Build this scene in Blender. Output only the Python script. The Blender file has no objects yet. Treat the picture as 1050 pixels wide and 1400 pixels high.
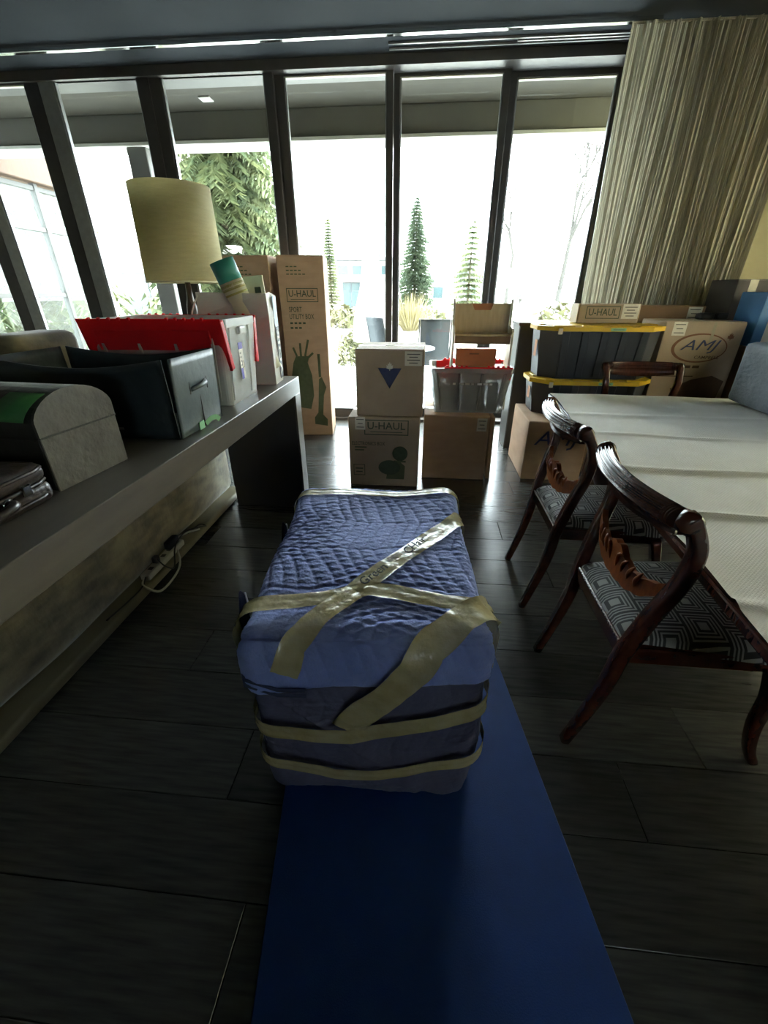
import bpy, bmesh, math, random
import numpy as np
from mathutils import Vector, Matrix
random.seed(7); RNG = np.random.default_rng(7)
PI = math.pi
SC = bpy.context.scene
COL = SC.collection

# ------------------------------------------------------------------ camera
cam_d = bpy.data.cameras.new('camera'); cam = bpy.data.objects.new('camera', cam_d); COL.objects.link(cam)
cam.location = (0, 0, 1.36)
cam.rotation_euler = (math.radians(90 - 27.6), 0, math.radians(5.3))
cam_d.sensor_fit = 'VERTICAL'; cam_d.sensor_height = 36.0; cam_d.lens = 575.0 / 1400.0 * 36.0
cam_d.clip_start = 0.02; cam_d.clip_end = 500
SC.camera = cam

# ------------------------------------------------------------------ sky, sun, exposure
W = bpy.data.worlds.new('World'); SC.world = W; W.use_nodes = True
bg = W.node_tree.nodes['Background']
bg.inputs['Color'].default_value = (0.86, 0.94, 1.0, 1); bg.inputs['Strength'].default_value = 4.0
sun_d = bpy.data.lights.new('sun', 'SUN'); sun = bpy.data.objects.new('sun', sun_d); COL.objects.link(sun)
sun_d.energy = 3.0; sun_d.angle = math.radians(2.0); sun_d.color = (1.0, 0.95, 0.86)
sun.rotation_euler = (math.radians(-28), math.radians(18), 0)
VS = SC.view_settings
SC.display_settings.display_device = 'sRGB'
VS.view_transform = 'Standard'; VS.look = 'None'; VS.gamma = 1.0; VS.use_curve_mapping = False
VS.exposure = 2.85
SC.cycles.max_bounces = 10; SC.cycles.diffuse_bounces = 5; SC.cycles.glossy_bounces = 4
SC.cycles.transmission_bounces = 6; SC.cycles.transparent_max_bounces = 12
SC.cycles.sample_clamp_indirect = 6.0; SC.cycles.use_denoising = True
SC.cycles.caustics_reflective = False; SC.cycles.caustics_refractive = False

# ------------------------------------------------------------------ materials
def L(c):
    return tuple(((v/255.0)/12.92 if v/255.0 <= 0.04045 else ((v/255.0+0.055)/1.055)**2.4) for v in c)
def RGB(*c): return L(c) + (1,)
MATS = {}
def mat(name, color, rough=0.6, metal=0.0, var=None, vscale=8.0, vstretch=(1,1,1), bump=0.0, bscale=40.0, bstretch=(1,1,1), spec=0.5, trans=0.0, emit=None, rnd=0.0, sheen=0.0, detail=4.0):
    if name in MATS: return MATS[name]
    m = bpy.data.materials.new(name); m.use_nodes = True
    nt = m.node_tree; p = nt.nodes['Principled BSDF']
    p.inputs['Base Color'].default_value = color; p.inputs['Roughness'].default_value = rough
    p.inputs['Metallic'].default_value = metal; p.inputs['Specular IOR Level'].default_value = spec
    if sheen: p.inputs['Sheen Weight'].default_value = sheen
    if trans: p.inputs['Transmission Weight'].default_value = trans
    tc = nt.nodes.new('ShaderNodeTexCoord')
    colsock = None
    def noise(scale, stretch):
        mp = nt.nodes.new('ShaderNodeMapping'); mp.inputs['Scale'].default_value = stretch
        nt.links.new(tc.outputs['Object'], mp.inputs['Vector'])
        n = nt.nodes.new('ShaderNodeTexNoise'); n.inputs['Scale'].default_value = scale; n.inputs['Detail'].default_value = detail
        nt.links.new(mp.outputs['Vector'], n.inputs['Vector']); return n
    if var is not None:
        n = noise(vscale, vstretch)
        r = nt.nodes.new('ShaderNodeValToRGB')
        r.color_ramp.elements[0].position = 0.32; r.color_ramp.elements[1].position = 0.68
        r.color_ramp.elements[0].color = color; r.color_ramp.elements[1].color = var
        nt.links.new(n.outputs['Fac'], r.inputs['Fac']); colsock = r.outputs['Color']
        nt.links.new(colsock, p.inputs['Base Color'])
    if rnd:
        oi = nt.nodes.new('ShaderNodeObjectInfo')
        mr = nt.nodes.new('ShaderNodeMapRange'); mr.inputs['To Min'].default_value = 1-rnd; mr.inputs['To Max'].default_value = 1+rnd
        nt.links.new(oi.outputs['Random'], mr.inputs['Value'])
        hv = nt.nodes.new('ShaderNodeHueSaturation'); hv.inputs['Color'].default_value = color
        nt.links.new(mr.outputs['Result'], hv.inputs['Value'])
        if colsock: nt.links.new(colsock, hv.inputs['Color'])
        nt.links.new(hv.outputs['Color'], p.inputs['Base Color'])
    if bump:
        n = noise(bscale, bstretch)
        b = nt.nodes.new('ShaderNodeBump'); b.inputs['Strength'].default_value = bump; b.inputs['Distance'].default_value = 0.01
        nt.links.new(n.outputs['Fac'], b.inputs['Height']); nt.links.new(b.outputs['Normal'], p.inputs['Normal'])
    MATS[name] = m
    return m
def mix_transparent(m, fac, tint=(1,1,1,1)):
    """mix the material's shader with a plain transparent one: fac = share that is transparent"""
    nt = m.node_tree; out = nt.nodes['Material Output']; p = nt.nodes['Principled BSDF']
    t = nt.nodes.new('ShaderNodeBsdfTransparent'); t.inputs['Color'].default_value = tint
    mx = nt.nodes.new('ShaderNodeMixShader'); mx.inputs['Fac'].default_value = fac
    nt.links.new(p.outputs[0], mx.inputs[1]); nt.links.new(t.outputs[0], mx.inputs[2]); nt.links.new(mx.outputs[0], out.inputs['Surface'])
    return m
def mix_translucent(m, fac, color):
    nt = m.node_tree; out = nt.nodes['Material Output']; p = nt.nodes['Principled BSDF']
    t = nt.nodes.new('ShaderNodeBsdfTranslucent'); t.inputs['Color'].default_value = color
    mx = nt.nodes.new('ShaderNodeMixShader'); mx.inputs['Fac'].default_value = fac
    nt.links.new(p.outputs[0], mx.inputs[1]); nt.links.new(t.outputs[0], mx.inputs[2]); nt.links.new(mx.outputs[0], out.inputs['Surface'])
    return m
def glass_mat(name, tint, rough=0.0):
    m = bpy.data.materials.new(name); m.use_nodes = True; nt = m.node_tree
    nt.nodes.remove(nt.nodes['Principled BSDF']); out = nt.nodes['Material Output']
    t = nt.nodes.new('ShaderNodeBsdfTransparent'); t.inputs['Color'].default_value = tint
    g = nt.nodes.new('ShaderNodeBsdfGlossy'); g.inputs['Roughness'].default_value = rough
    lw = nt.nodes.new('ShaderNodeLayerWeight'); lw.inputs['Blend'].default_value = 0.5
    pw = nt.nodes.new('ShaderNodeMath'); pw.operation = 'POWER'; pw.inputs[1].default_value = 5.0; nt.links.new(lw.outputs['Facing'], pw.inputs[0])
    f = nt.nodes.new('ShaderNodeMath'); f.operation = 'MULTIPLY_ADD'; f.inputs[1].default_value = 0.9; f.inputs[2].default_value = 0.03; nt.links.new(pw.outputs[0], f.inputs[0])
    mx = nt.nodes.new('ShaderNodeMixShader')
    nt.links.new(f.outputs[0], mx.inputs['Fac']); nt.links.new(t.outputs[0], mx.inputs[1]); nt.links.new(g.outputs[0], mx.inputs[2])
    nt.links.new(mx.outputs[0], out.inputs['Surface']); MATS[name] = m; return m

M = {}
M['plank'] = mat('dark wood plank', RGB(74,75,71), 0.25, var=RGB(54,55,53), vscale=5, vstretch=(1.2,14,1), bump=0.03, bscale=30, bstretch=(1,12,1), rnd=0.28, spec=0.6)
M['subfloor'] = mat('dark grout', RGB(40,40,38), 0.9)
M['ceiling'] = mat('dark ceiling paint', RGB(46,50,54), 0.9, var=RGB(42,46,50), vscale=3, spec=0.15)
M['wall'] = mat('warm wall paint', RGB(176,168,132), 0.8, var=RGB(168,160,124), vscale=4)
M['wallback'] = mat('grey wall paint', RGB(120,116,104), 0.85, var=RGB(110,106,95), vscale=4)
M['frame'] = mat('dark bronze aluminium', RGB(62,60,58), 0.42, var=RGB(56,54,52), vscale=20, spec=0.5)
M['alu'] = mat('grey aluminium', RGB(150,152,150), 0.35, metal=0.6, var=RGB(140,142,140), vscale=20)
M['track'] = mat('bright aluminium track', RGB(225,228,228), 0.12, metal=1.0, var=RGB(215,218,218), vscale=10)
M['glass'] = glass_mat('window glass', (0.93,0.96,0.95,1))
M['cardboard'] = mat('brown cardboard', RGB(194,164,136), 0.8, var=RGB(182,153,126), vscale=6, vstretch=(1,1,3), bump=0.08, bscale=60, bstretch=(1,1,6))
M['cardboard_grey'] = mat('greyish cardboard', RGB(178,159,137), 0.8, var=RGB(167,148,127), vscale=6, bump=0.08, bscale=60)
M['cardboard_dark'] = mat('dark brown cardboard', RGB(140,112,84), 0.8, var=RGB(128,102,76), vscale=5, bump=0.08, bscale=50)  # darker brown board for some of the cartons
M['cardboard_black'] = mat('charcoal cardboard', RGB(84,80,76), 0.75, var=RGB(72,68,66), vscale=6, bump=0.1, bscale=50)
M['cardboard_blue'] = mat('bright blue cardboard', RGB(70,128,182), 0.45, var=RGB(60,116,170), vscale=5)
M['cardboard_white'] = mat('pale cardboard', RGB(214,206,186), 0.7, var=RGB(204,196,176), vscale=5)
M['ink_green'] = mat('dark green print', RGB(64,76,58), 0.8, var=RGB(74,86,66), vscale=30)
M['ink_leaf'] = mat('mid green print', RGB(92,100,72), 0.8, var=RGB(82,92,64), vscale=30)
M['ink_brown'] = mat('dark brown print', RGB(84,64,48), 0.8, var=RGB(94,72,54), vscale=30)
M['ink_rust'] = mat('rust print', RGB(124,84,58), 0.8, var=RGB(112,76,54), vscale=30)
M['ink_blue'] = mat('navy print', RGB(58,66,106), 0.8, var=RGB(66,74,112), vscale=30)
M['ink_black'] = mat('black ink', RGB(36,34,32), 0.8, var=RGB(46,44,42), vscale=30)
M['paper'] = mat('white paper label', RGB(226,222,210), 0.7, var=RGB(216,212,200), vscale=20)
M['ink_text'] = mat('grey label print', RGB(96,94,90), 0.8, var=RGB(106,104,100), vscale=30)
M['tape_clear'] = mix_transparent(mat('clear tape', RGB(214,206,180), 0.18, var=RGB(204,196,170), vscale=30), 0.4)
M['tape_tan'] = mix_transparent(mat('yellowed packing tape', RGB(188,174,122), 0.16, var=RGB(200,190,146), vscale=14, vstretch=(1,1,1), bump=0.5, bscale=26), 0.22, (1,0.96,0.8,1))
M['quilt'] = mat('blue moving blanket', RGB(134,152,216), 0.78, var=RGB(118,136,200), vscale=9, bump=0.25, bscale=140, sheen=0.15)
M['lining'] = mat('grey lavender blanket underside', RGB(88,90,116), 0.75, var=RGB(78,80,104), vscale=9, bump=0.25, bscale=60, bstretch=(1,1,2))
M['rag'] = mat('dark blanket lining', RGB(58,64,92), 0.85, var=RGB(50,55,80), vscale=9, bump=0.2, bscale=90)
M['stitch'] = mat('white stitching thread', RGB(206,210,220), 0.7, var=RGB(190,194,206), vscale=60)
M['mat_blue'] = mat('blue foam mat', RGB(18,66,136), 0.6, var=RGB(15,58,122), vscale=7, bump=0.12, bscale=300)
M['console'] = mat('grey brown laminate', RGB(98,94,86), 0.28, var=RGB(90,86,79), vscale=4, vstretch=(8,1,8))
M['console_in'] = mat('charcoal laminate', RGB(58,57,55), 0.4, var=RGB(52,51,49), vscale=4)
M['velvet'] = mat('olive velvet', RGB(142,132,98), 0.75, var=RGB(84,76,54), vscale=7, vstretch=(1,1,2.2), bump=0.3, bscale=24, bstretch=(1,1,0.6), sheen=0.5, detail=7)
M['plinth'] = mat('grey painted plinth', RGB(118,112,88), 0.45, var=RGB(106,100,78), vscale=6)
M['bin'] = mat('dark slate faux leather', RGB(62,72,74), 0.42, var=RGB(54,62,65), vscale=10, bump=0.18, bscale=26)
M['bin_end'] = mat('slate grey faux leather panel', RGB(86,97,98), 0.42, var=RGB(77,88,89), vscale=9, bump=0.22, bscale=18)
M['mint'] = mat('mint green painter tape', RGB(140,196,148), 0.6, var=RGB(128,186,138), vscale=20)
M['green_tape'] = mat('green painter tape', RGB(74,138,80), 0.6, var=RGB(66,126,74), vscale=20)
M['chest'] = mat('dark grey embossed leather', RGB(92,90,84), 0.55, var=RGB(76,74,69), vscale=16, bump=0.6, bscale=24)
M['chest_dark'] = mat('black leather', RGB(48,47,45), 0.38, var=RGB(42,41,39), vscale=12, bump=0.25, bscale=40)
M['leather'] = mat('dark brown glossy leather', RGB(56,48,44), 0.3, var=RGB(46,40,37), vscale=10, bump=0.3, bscale=30)
M['steel'] = mat('polished steel', RGB(200,200,196), 0.2, metal=1.0, var=RGB(190,190,186), vscale=20)
M['red'] = mat('red plastic', RGB(236,46,52), 0.4, var=RGB(226,40,46), vscale=8)
mix_translucent(M['red'], 0.4, RGB(240,44,50))
M['milk'] = mix_translucent(mat('milky translucent plastic', RGB(222,224,222), 0.3, var=RGB(212,214,212), vscale=6), 0.55, RGB(245,247,246))
M['clearbin'] = mix_transparent(mat('clear storage plastic', RGB(170,170,166), 0.25, var=RGB(158,158,154), vscale=6), 0.35, (0.95,0.95,0.95,1))
M['yellow'] = mat('yellow plastic', RGB(226,186,40), 0.4, var=RGB(214,174,34), vscale=8)
M['toteblack'] = mat('black plastic', RGB(48,52,60), 0.42, var=RGB(42,46,54), vscale=8)
M['shade'] = mix_translucent(mat('oatmeal linen lampshade', RGB(216,210,174), 0.85, var=RGB(200,193,152), vscale=14, vstretch=(1,1,7), bump=0.3, bscale=60, bstretch=(1,1,5)), 0.5, RGB(228,220,180))
M['dark_wood'] = mat('dark turned wood', RGB(66,48,36), 0.4, var=RGB(56,40,30), vscale=12, vstretch=(6,6,1))
M['mahogany'] = mat('polished mahogany', RGB(84,44,29), 0.2, var=RGB(60,31,21), vscale=14, vstretch=(2,8,2), spec=0.6)
M['mahogany_lit'] = mat('mahogany with painted warm light', RGB(176,100,48), 0.32, var=RGB(150,82,40), vscale=16, vstretch=(2,6,2))  # same mahogany, with the orange light on the carving put into the colour
M['cloth'] = mat('white damask tablecloth', RGB(241,240,234), 0.8, var=RGB(233,232,225), vscale=6)
M['blanket_grey'] = mat('grey packing blanket', RGB(112,120,126), 0.7, var=RGB(100,108,114), vscale=8, bump=0.6, bscale=22, bstretch=(1,1,2.4))
M['birch'] = mat('pale birch plywood', RGB(206,182,140), 0.5, var=RGB(194,168,126), vscale=8, vstretch=(6,1,1))
M['birch_edge'] = mat('white laminated panel', RGB(224,216,194), 0.45, var=RGB(214,206,184), vscale=8)
M['salmon'] = mat('reddish brown carton', RGB(186,120,78), 0.7, var=RGB(172,110,70), vscale=8)
M['teal'] = mat('teal printed card', RGB(66,150,136), 0.5, var=RGB(58,140,126), vscale=10)
M['cream'] = mat('cream printed card', RGB(226,222,190), 0.6, var=RGB(216,212,178), vscale=10)
M['olive_stripe'] = mat('olive printed stripe', RGB(186,182,110), 0.6, var=RGB(176,172,100), vscale=10)
M['bag'] = mix_translucent(mat('white paper bag', RGB(214,212,202), 0.6, var=RGB(202,200,190), vscale=8, bump=0.15, bscale=20), 0.25, RGB(225,222,210))
M['bagprint'] = mat('black bag print', RGB(62,62,62), 0.6, var=RGB(72,72,72), vscale=10)
M['bagblue'] = mat('pale blue bag print', RGB(170,190,206), 0.6, var=RGB(160,180,196), vscale=10)
M['purple'] = mat('purple label print', RGB(84,76,172), 0.6, var=RGB(78,70,160), vscale=10)
M['cord_white'] = mat('off white cable', RGB(170,168,152), 0.5, var=RGB(160,158,142), vscale=10)
M['cord_black'] = mat('black cable', RGB(34,34,33), 0.5, var=RGB(40,40,38), vscale=10)
M['sheer'] = mix_translucent(mat('cream sheer blind', RGB(232,226,208), 0.9, var=RGB(224,218,200), vscale=6), 0.65, RGB(250,240,218))
# exterior
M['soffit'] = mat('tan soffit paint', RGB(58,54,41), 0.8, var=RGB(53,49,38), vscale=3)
M['beam'] = mat('grey beam paint', RGB(112,109,100), 0.8, var=RGB(105,102,94), vscale=3)
M['fascia'] = mat('pale metal trim', RGB(214,212,202), 0.6, var=RGB(204,202,192), vscale=3)
M['concrete'] = mat('grey column paint', RGB(104,102,98), 0.8, var=RGB(96,94,90), vscale=6)
M['paver'] = mat('pale stone paver', RGB(176,182,184), 0.6, var=RGB(160,166,168), vscale=6, rnd=0.14)
M['ground'] = mat('dry pale lawn and late snow', RGB(150,148,132), 0.9, var=RGB(176,178,176), vscale=0.5, bump=0.3, bscale=6)
M['spruce'] = mat('spruce needles', RGB(78,92,66), 0.7, var=RGB(112,116,78), vscale=2.2)
M['spruce_pale'] = mat('blue green spruce needles', RGB(62,76,60), 0.7, var=RGB(78,90,64), vscale=2.2)
M['bark'] = mat('grey brown bark', RGB(84,74,58), 0.9, var=RGB(70,62,50), vscale=10, bump=0.4, bscale=20)
M['twig'] = mat('pale bare twigs', RGB(58,56,51), 0.9, var=RGB(50,48,44), vscale=10)
M['shrub'] = mat('olive shrub leaves', RGB(84,86,58), 0.8, var=RGB(100,96,66), vscale=3)
M['straw'] = mat('dry straw grass', RGB(120,110,76), 0.8, var=RGB(108,98,66), vscale=3)
M['house_wall'] = mat('light render', RGB(204,200,190), 0.8, var=RGB(194,190,180), vscale=2)
M['house_roof'] = mat('grey roof', RGB(74,76,80), 0.8, var=RGB(66,68,72), vscale=2)
M['house_glass'] = mat('teal tinted house glass', RGB(44,62,64), 0.2, var=RGB(40,56,58), vscale=2)
M['wingwood'] = mat('cedar fascia', RGB(78,56,37), 0.7, var=RGB(70,50,33), vscale=3, vstretch=(1,8,1))
M['wing_frame'] = mat('grey wing window frame', RGB(66,65,61), 0.6, var=RGB(61,60,56), vscale=4)
M['umbrella'] = mat('cream canvas', RGB(232,230,222), 0.8, var=RGB(222,220,212), vscale=5)
M['mesh_chair'] = mat('grey sling mesh', RGB(60,66,70), 0.7, var=RGB(54,60,64), vscale=40)

# tablecloth weave: diagonal double lines of raised threads
def cloth_weave(m):
    nt = m.node_tree; p = nt.nodes['Principled BSDF']
    tc = nt.nodes.new('ShaderNodeTexCoord'); 
    def wave(rot, scale):
        mp = nt.nodes.new('ShaderNodeMapping'); mp.inputs['Rotation'].default_value = (0,0,rot)
        nt.links.new(tc.outputs['Object'], mp.inputs['Vector'])
        w = nt.nodes.new('ShaderNodeTexWave'); w.inputs['Scale'].default_value = scale; w.bands_direction = 'X'
        nt.links.new(mp.outputs['Vector'], w.inputs['Vector']); return w
    a = wave(0.75, 44); b = wave(-0.75, 44)
    mx = nt.nodes.new('ShaderNodeMath'); mx.operation = 'MAXIMUM'
    nt.links.new(a.outputs['Fac'], mx.inputs[0]); nt.links.new(b.outputs['Fac'], mx.inputs[1])
    bp = nt.nodes.new('ShaderNodeBump'); bp.inputs['Strength'].default_value = 0.35; bp.inputs['Distance'].default_value = 0.004
    nt.links.new(mx.outputs[0], bp.inputs['Height']); nt.links.new(bp.outputs['Normal'], p.inputs['Normal'])
cloth_weave(M['cloth'])
# seat fabric: black and white concentric squares
def seat_fabric():
    m = bpy.data.materials.new('black and white meander fabric'); m.use_nodes = True
    nt = m.node_tree; p = nt.nodes['Principled BSDF']; p.inputs['Roughness'].default_value = 0.65
    tc = nt.nodes.new('ShaderNodeTexCoord'); sep = nt.nodes.new('ShaderNodeSeparateXYZ')
    nt.links.new(tc.outputs['Object'], sep.inputs[0])
    def mth(op, a, b=None, v=None):
        n = nt.nodes.new('ShaderNodeMath'); n.operation = op
        for i, s in enumerate((a, b)):
            if s is None: continue
            if isinstance(s, (int, float)): n.inputs[i].default_value = s
            else: nt.links.new(s, n.inputs[i])
        return n.outputs[0]
    C = 0.104
    row = mth('FLOOR', mth('DIVIDE', sep.outputs[0], C))
    off = mth('MULTIPLY', mth('MODULO', mth('ADD', row, 40), 2), 0.5)
    u = mth('ABSOLUTE', mth('SUBTRACT', mth('FRACT', mth('DIVIDE', sep.outputs[0], C)), 0.5))
    v = mth('ABSOLUTE', mth('SUBTRACT', mth('FRACT', mth('ADD', mth('DIVIDE', sep.outputs[1], C), off)), 0.5))
    d = mth('MAXIMUM', u, v)
    s = mth('GREATER_THAN', mth('SINE', mth('MULTIPLY', d, 62.0)), 0.1)
    big = mth('LESS_THAN', d, 0.13)
    ringoff = mth('LESS_THAN', mth('ABSOLUTE', mth('SUBTRACT', d, 0.165)), 0.035)
    f = mth('MULTIPLY', mth('MAXIMUM', s, big), mth('SUBTRACT', 1.0, ringoff))
    mx = nt.nodes.new('ShaderNodeMixRGB'); mx.inputs[1].default_value = RGB(44,44,43); mx.inputs[2].default_value = RGB(172,172,166)
    nt.links.new(f, mx.inputs['Fac']); nt.links.new(mx.outputs[0], p.inputs['Base Color'])
    MATS[m.name] = m; return m
M['seat'] = seat_fabric()
# curtain: crinkled sheer
def curtain_mat():
    m = mat('crinkled bronze sheer', RGB(178,174,158), 0.36, metal=0.2, var=RGB(138,134,120), vscale=10, vstretch=(14,14,0.35), bump=0.7, bscale=12, bstretch=(12,12,0.8), detail=6)
    mix_translucent(m, 0.3, RGB(190,184,160)); return m
M['curtain'] = curtain_mat()

# ------------------------------------------------------------------ object helpers
def link(o, parent=None):
    COL.objects.link(o)
    if parent is not None: o.parent = parent
    return o
def new_mesh(name, verts, faces, smooth=False):
    me = bpy.data.meshes.new(name); me.from_pydata([tuple(v) for v in verts], [], [tuple(f) for f in faces]); me.update()
    if smooth: me.polygons.foreach_set('use_smooth', [True]*len(me.polygons))
    return me
def obj(name, me, m, parent=None, loc=(0,0,0), rot=(0,0,0)):
    if isinstance(me, bmesh.types.BMesh):
        b = me; me = bpy.data.meshes.new(name); b.to_mesh(me); b.free()
    o = bpy.data.objects.new(name, me)
    if m is not None and not me.materials: me.materials.append(M[m] if isinstance(m, str) else m)
    o.location = loc; o.rotation_euler = rot
    return link(o, parent)
def thing(name, label, cat, loc=(0,0,0), rz=0, group=None, kind=None):
    o = bpy.data.objects.new(name, None); o.empty_display_size = 0.05
    o.location = loc; o.rotation_euler = (0,0,rz); link(o)
    if label: o['label'] = label
    if cat: o['category'] = cat
    if group: o['group'] = group
    if kind: o['kind'] = kind
    return o
def tag(o, label, cat, group=None, kind=None):
    if label: o['label'] = label
    if cat: o['category'] = cat
    if group: o['group'] = group
    if kind: o['kind'] = kind
    return o
def copy_tree(o, parent=None):
    c = o.copy(); COL.objects.link(c); c.parent = parent
    for ch in list(o.children): copy_tree(ch, c)
    return c
def box_bm(x0,x1,y0,y1,z0,z1, bevel=0.0, seg=2):
    b = bmesh.new(); bmesh.ops.create_cube(b, size=1.0)
    for v in b.verts: v.co = Vector(((x0+x1)/2+v.co.x*(x1-x0), (y0+y1)/2+v.co.y*(y1-y0), (z0+z1)/2+v.co.z*(z1-z0)))
    if bevel > 0:
        bmesh.ops.bevel(b, geom=b.edges[:], offset=bevel, segments=seg, affect='EDGES', profile=0.5)
    return b
def box(name, m, parent, x0,x1,y0,y1,z0,z1, bevel=0.0, seg=2, smooth=False, loc=(0,0,0), rot=(0,0,0)):
    b = box_bm(x0,x1,y0,y1,z0,z1,bevel,seg)
    if smooth:
        for f in b.faces: f.smooth = True
    return obj(name, b, m, parent, loc, rot)
def join_bm(*bms):
    out = bmesh.new()
    for b in bms:
        me = bpy.data.meshes.new('tmp'); b.to_mesh(me); b.free(); out.from_mesh(me); bpy.data.meshes.remove(me)
    return out
def frames(path, up):
    P = [Vector(p) for p in path]; T = []
    for i in range(len(P)):
        t = (P[min(i+1,len(P)-1)] - P[max(i-1,0)]); T.append(t.normalized())
    R = []
    for t in T:
        s = t.cross(up)
        if s.length < 1e-5: s = t.cross(Vector((1,0,0)))
        s.normalize(); R.append((s, s.cross(t).normalized()))
    return P, T, R
def sweep(path, section, up=(0,0,1), scale=None, cap=True):
    """section: list of (a,b) offsets in side/up; returns verts, faces"""
    P, T, R = frames(path, Vector(up)); n = len(section); V = []; F = []
    for i, p in enumerate(P):
        s, u = R[i]; k = scale[i] if scale else 1.0
        kx, ky = (k if isinstance(k, tuple) else (k, k))
        for a, b in section: V.append(p + s*a*kx + u*b*ky)
    for i in range(len(P)-1):
        for j in range(n):
            a = i*n+j; b = i*n+(j+1)%n; F.append((a, b, b+n, a+n))
    if cap:
        F.append(tuple(range(n))[::-1]); F.append(tuple((len(P)-1)*n+j for j in range(n)))
    return V, F
def circ(r, n=10): return [(r*math.cos(2*PI*i/n), r*math.sin(2*PI*i/n)) for i in range(n)]
def rrect(w, h, r, k=3):
    out = []
    for cx, cy, a0 in ((w/2-r,h/2-r,0),(-w/2+r,h/2-r,PI/2),(-w/2+r,-h/2+r,PI),(w/2-r,-h/2+r,1.5*PI)):
        for i in range(k+1):
            a = a0+PI/2*i/k; out.append((cx+r*math.cos(a), cy+r*math.sin(a)))
    return out
def spline(pts, n=24):
    """Catmull-Rom through pts"""
    P = [Vector(p) for p in pts]; P = [P[0]*2-P[1]] + P + [P[-1]*2-P[-2]]; out = []
    segs = len(P)-3
    for i in range(n+1):
        t = i/n*segs; k = min(int(t), segs-1); t -= k
        a,b,c,d = P[k:k+4]
        out.append(0.5*((2*b)+(c-a)*t+(2*a-5*b+4*c-d)*t*t+(3*b-a-3*c+d)*t**3))
    return out
def tube(name, m, parent, path, r, n=8, smooth=True, up=(0,0,1)):
    V, F = sweep(path, circ(r, n), up); return obj(name, new_mesh(name, V, F, smooth), m, parent)
def lathe(name, m, parent, prof, n=28, loc=(0,0,0), smooth=True, close=True, rot=(0,0,0)):
    V = []; F = []
    for r, z in prof:
        for i in range(n): V.append((r*math.cos(2*PI*i/n), r*math.sin(2*PI*i/n), z))
    for k in range(len(prof)-1):
        for i in range(n):
            a = k*n+i; b = k*n+(i+1)%n; F.append((a,b,b+n,a+n))
    if close:
        F.append(tuple(range(n))[::-1]); F.append(tuple((len(prof)-1)*n+i for i in range(n)))
    return obj(name, new_mesh(name, V, F, smooth), m, parent, loc, rot)
def prism(name, m, parent, outline, t, loc=(0,0,0), rot=(0,0,0), hole=None):
    """outline in local XY, thickness t along +Z"""
    n = len(outline); V = [(x,y,0) for x,y in outline]+[(x,y,t) for x,y in outline]
    if hole is None:
        F = [tuple(range(n))[::-1], tuple(range(n,2*n))]+[(i,(i+1)%n,n+(i+1)%n,n+i) for i in range(n)]
    else:  # hole has as many points as the outline
        V += [(x,y,0) for x,y in hole]+[(x,y,t) for x,y in hole]; F = []
        for i in range(n):
            j = (i+1)%n
            F += [(i,j,n+j,n+i), (2*n+j,2*n+i,3*n+i,3*n+j), (n+i,n+j,3*n+j,3*n+i), (j,i,2*n+i,2*n+j)]
    return obj(name, new_mesh(name, V, F), m, parent, loc, rot)
FRONT = (PI/2, 0, 0)           # flat art standing up, facing -Y
RIGHT = (PI/2, 0, PI/2)        # facing +X
LEFT = (PI/2, 0, -PI/2)        # facing -X
def text(body, w, h, m, parent, loc, rot=FRONT, shear=0.0, name='lettering', thick=0.0008, bold=0.008):
    cu = bpy.data.curves.new('text', 'FONT'); cu.body = body; cu.align_x = 'CENTER'; cu.align_y = 'CENTER'
    cu.shear = shear; cu.extrude = 0.02; cu.resolution_u = 2; cu.offset = bold
    o = bpy.data.objects.new('text', cu); COL.objects.link(o)
    dg = bpy.context.evaluated_depsgraph_get(); me = bpy.data.meshes.new_from_object(o.evaluated_get(dg))
    COL.objects.unlink(o); bpy.data.objects.remove(o)
    xs = [v.co.x for v in me.vertices]; ys = [v.co.y for v in me.vertices]
    cx, cy = (min(xs)+max(xs))/2, (min(ys)+max(ys))/2; sx = w/max(1e-6,max(xs)-min(xs)); sy = h/max(1e-6,max(ys)-min(ys))
    for v in me.vertices: v.co = Vector(((v.co.x-cx)*sx, (v.co.y-cy)*sy, (v.co.z+0.02)/0.04*thick))
    me.materials.clear()
    return obj(name, me, m, parent, loc, rot)
def rect_outline(w, h, t, m, parent, loc, rot=FRONT, name='print_border'):
    o = [(-w/2,-h/2),(w/2,-h/2),(w/2,h/2),(-w/2,h/2)]; i = [(-w/2+t,-h/2+t),(w/2-t,-h/2+t),(w/2-t,h/2-t),(-w/2+t,h/2-t)]
    return prism(name, m, parent, o, 0.0008, loc, rot, hole=i)
def paper_label(parent, x, y, z, w, h, rot=FRONT, lines=3):
    lb = obj('paper_label', box_bm(-w/2,w/2,-h/2,h/2,0,0.001), 'paper', parent, (x,y,z), rot)
    for i in range(lines):
        ln = 0.75 if i % 2 == 0 else 0.5
        obj('label_line', box_bm(-w*ln/2,w*ln/2,-h*0.03,h*0.03,0.001,0.0015), 'ink_text', lb, (0, h*(0.3-0.6*i/max(1,lines-1)), 0))
    return lb
def carton(name, label, loc, w, d, h, rz=0, m='cardboard', cat='box', group=None, flaps=True, bev=0.006, tape='tape_clear'):
    t = thing(name, label, cat, loc, rz, group)
    box('body', m, t, -w/2,w/2,0,d,0,h-0.004, bev, 2)
    if flaps:
        box('flap', m, t, -w/2+0.003,w/2-0.003,0.003,d/2-0.002,h-0.004,h, 0.001, 1)
        box('flap', m, t, -w/2+0.003,w/2-0.003,d/2+0.002,d-0.003,h-0.004,h, 0.001, 1)
        if tape: box('tape', tape, t, -w/2+0.01,w/2-0.01,d/2-0.028,d/2+0.028,h+0.0002,h+0.0012)
    return t

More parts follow.
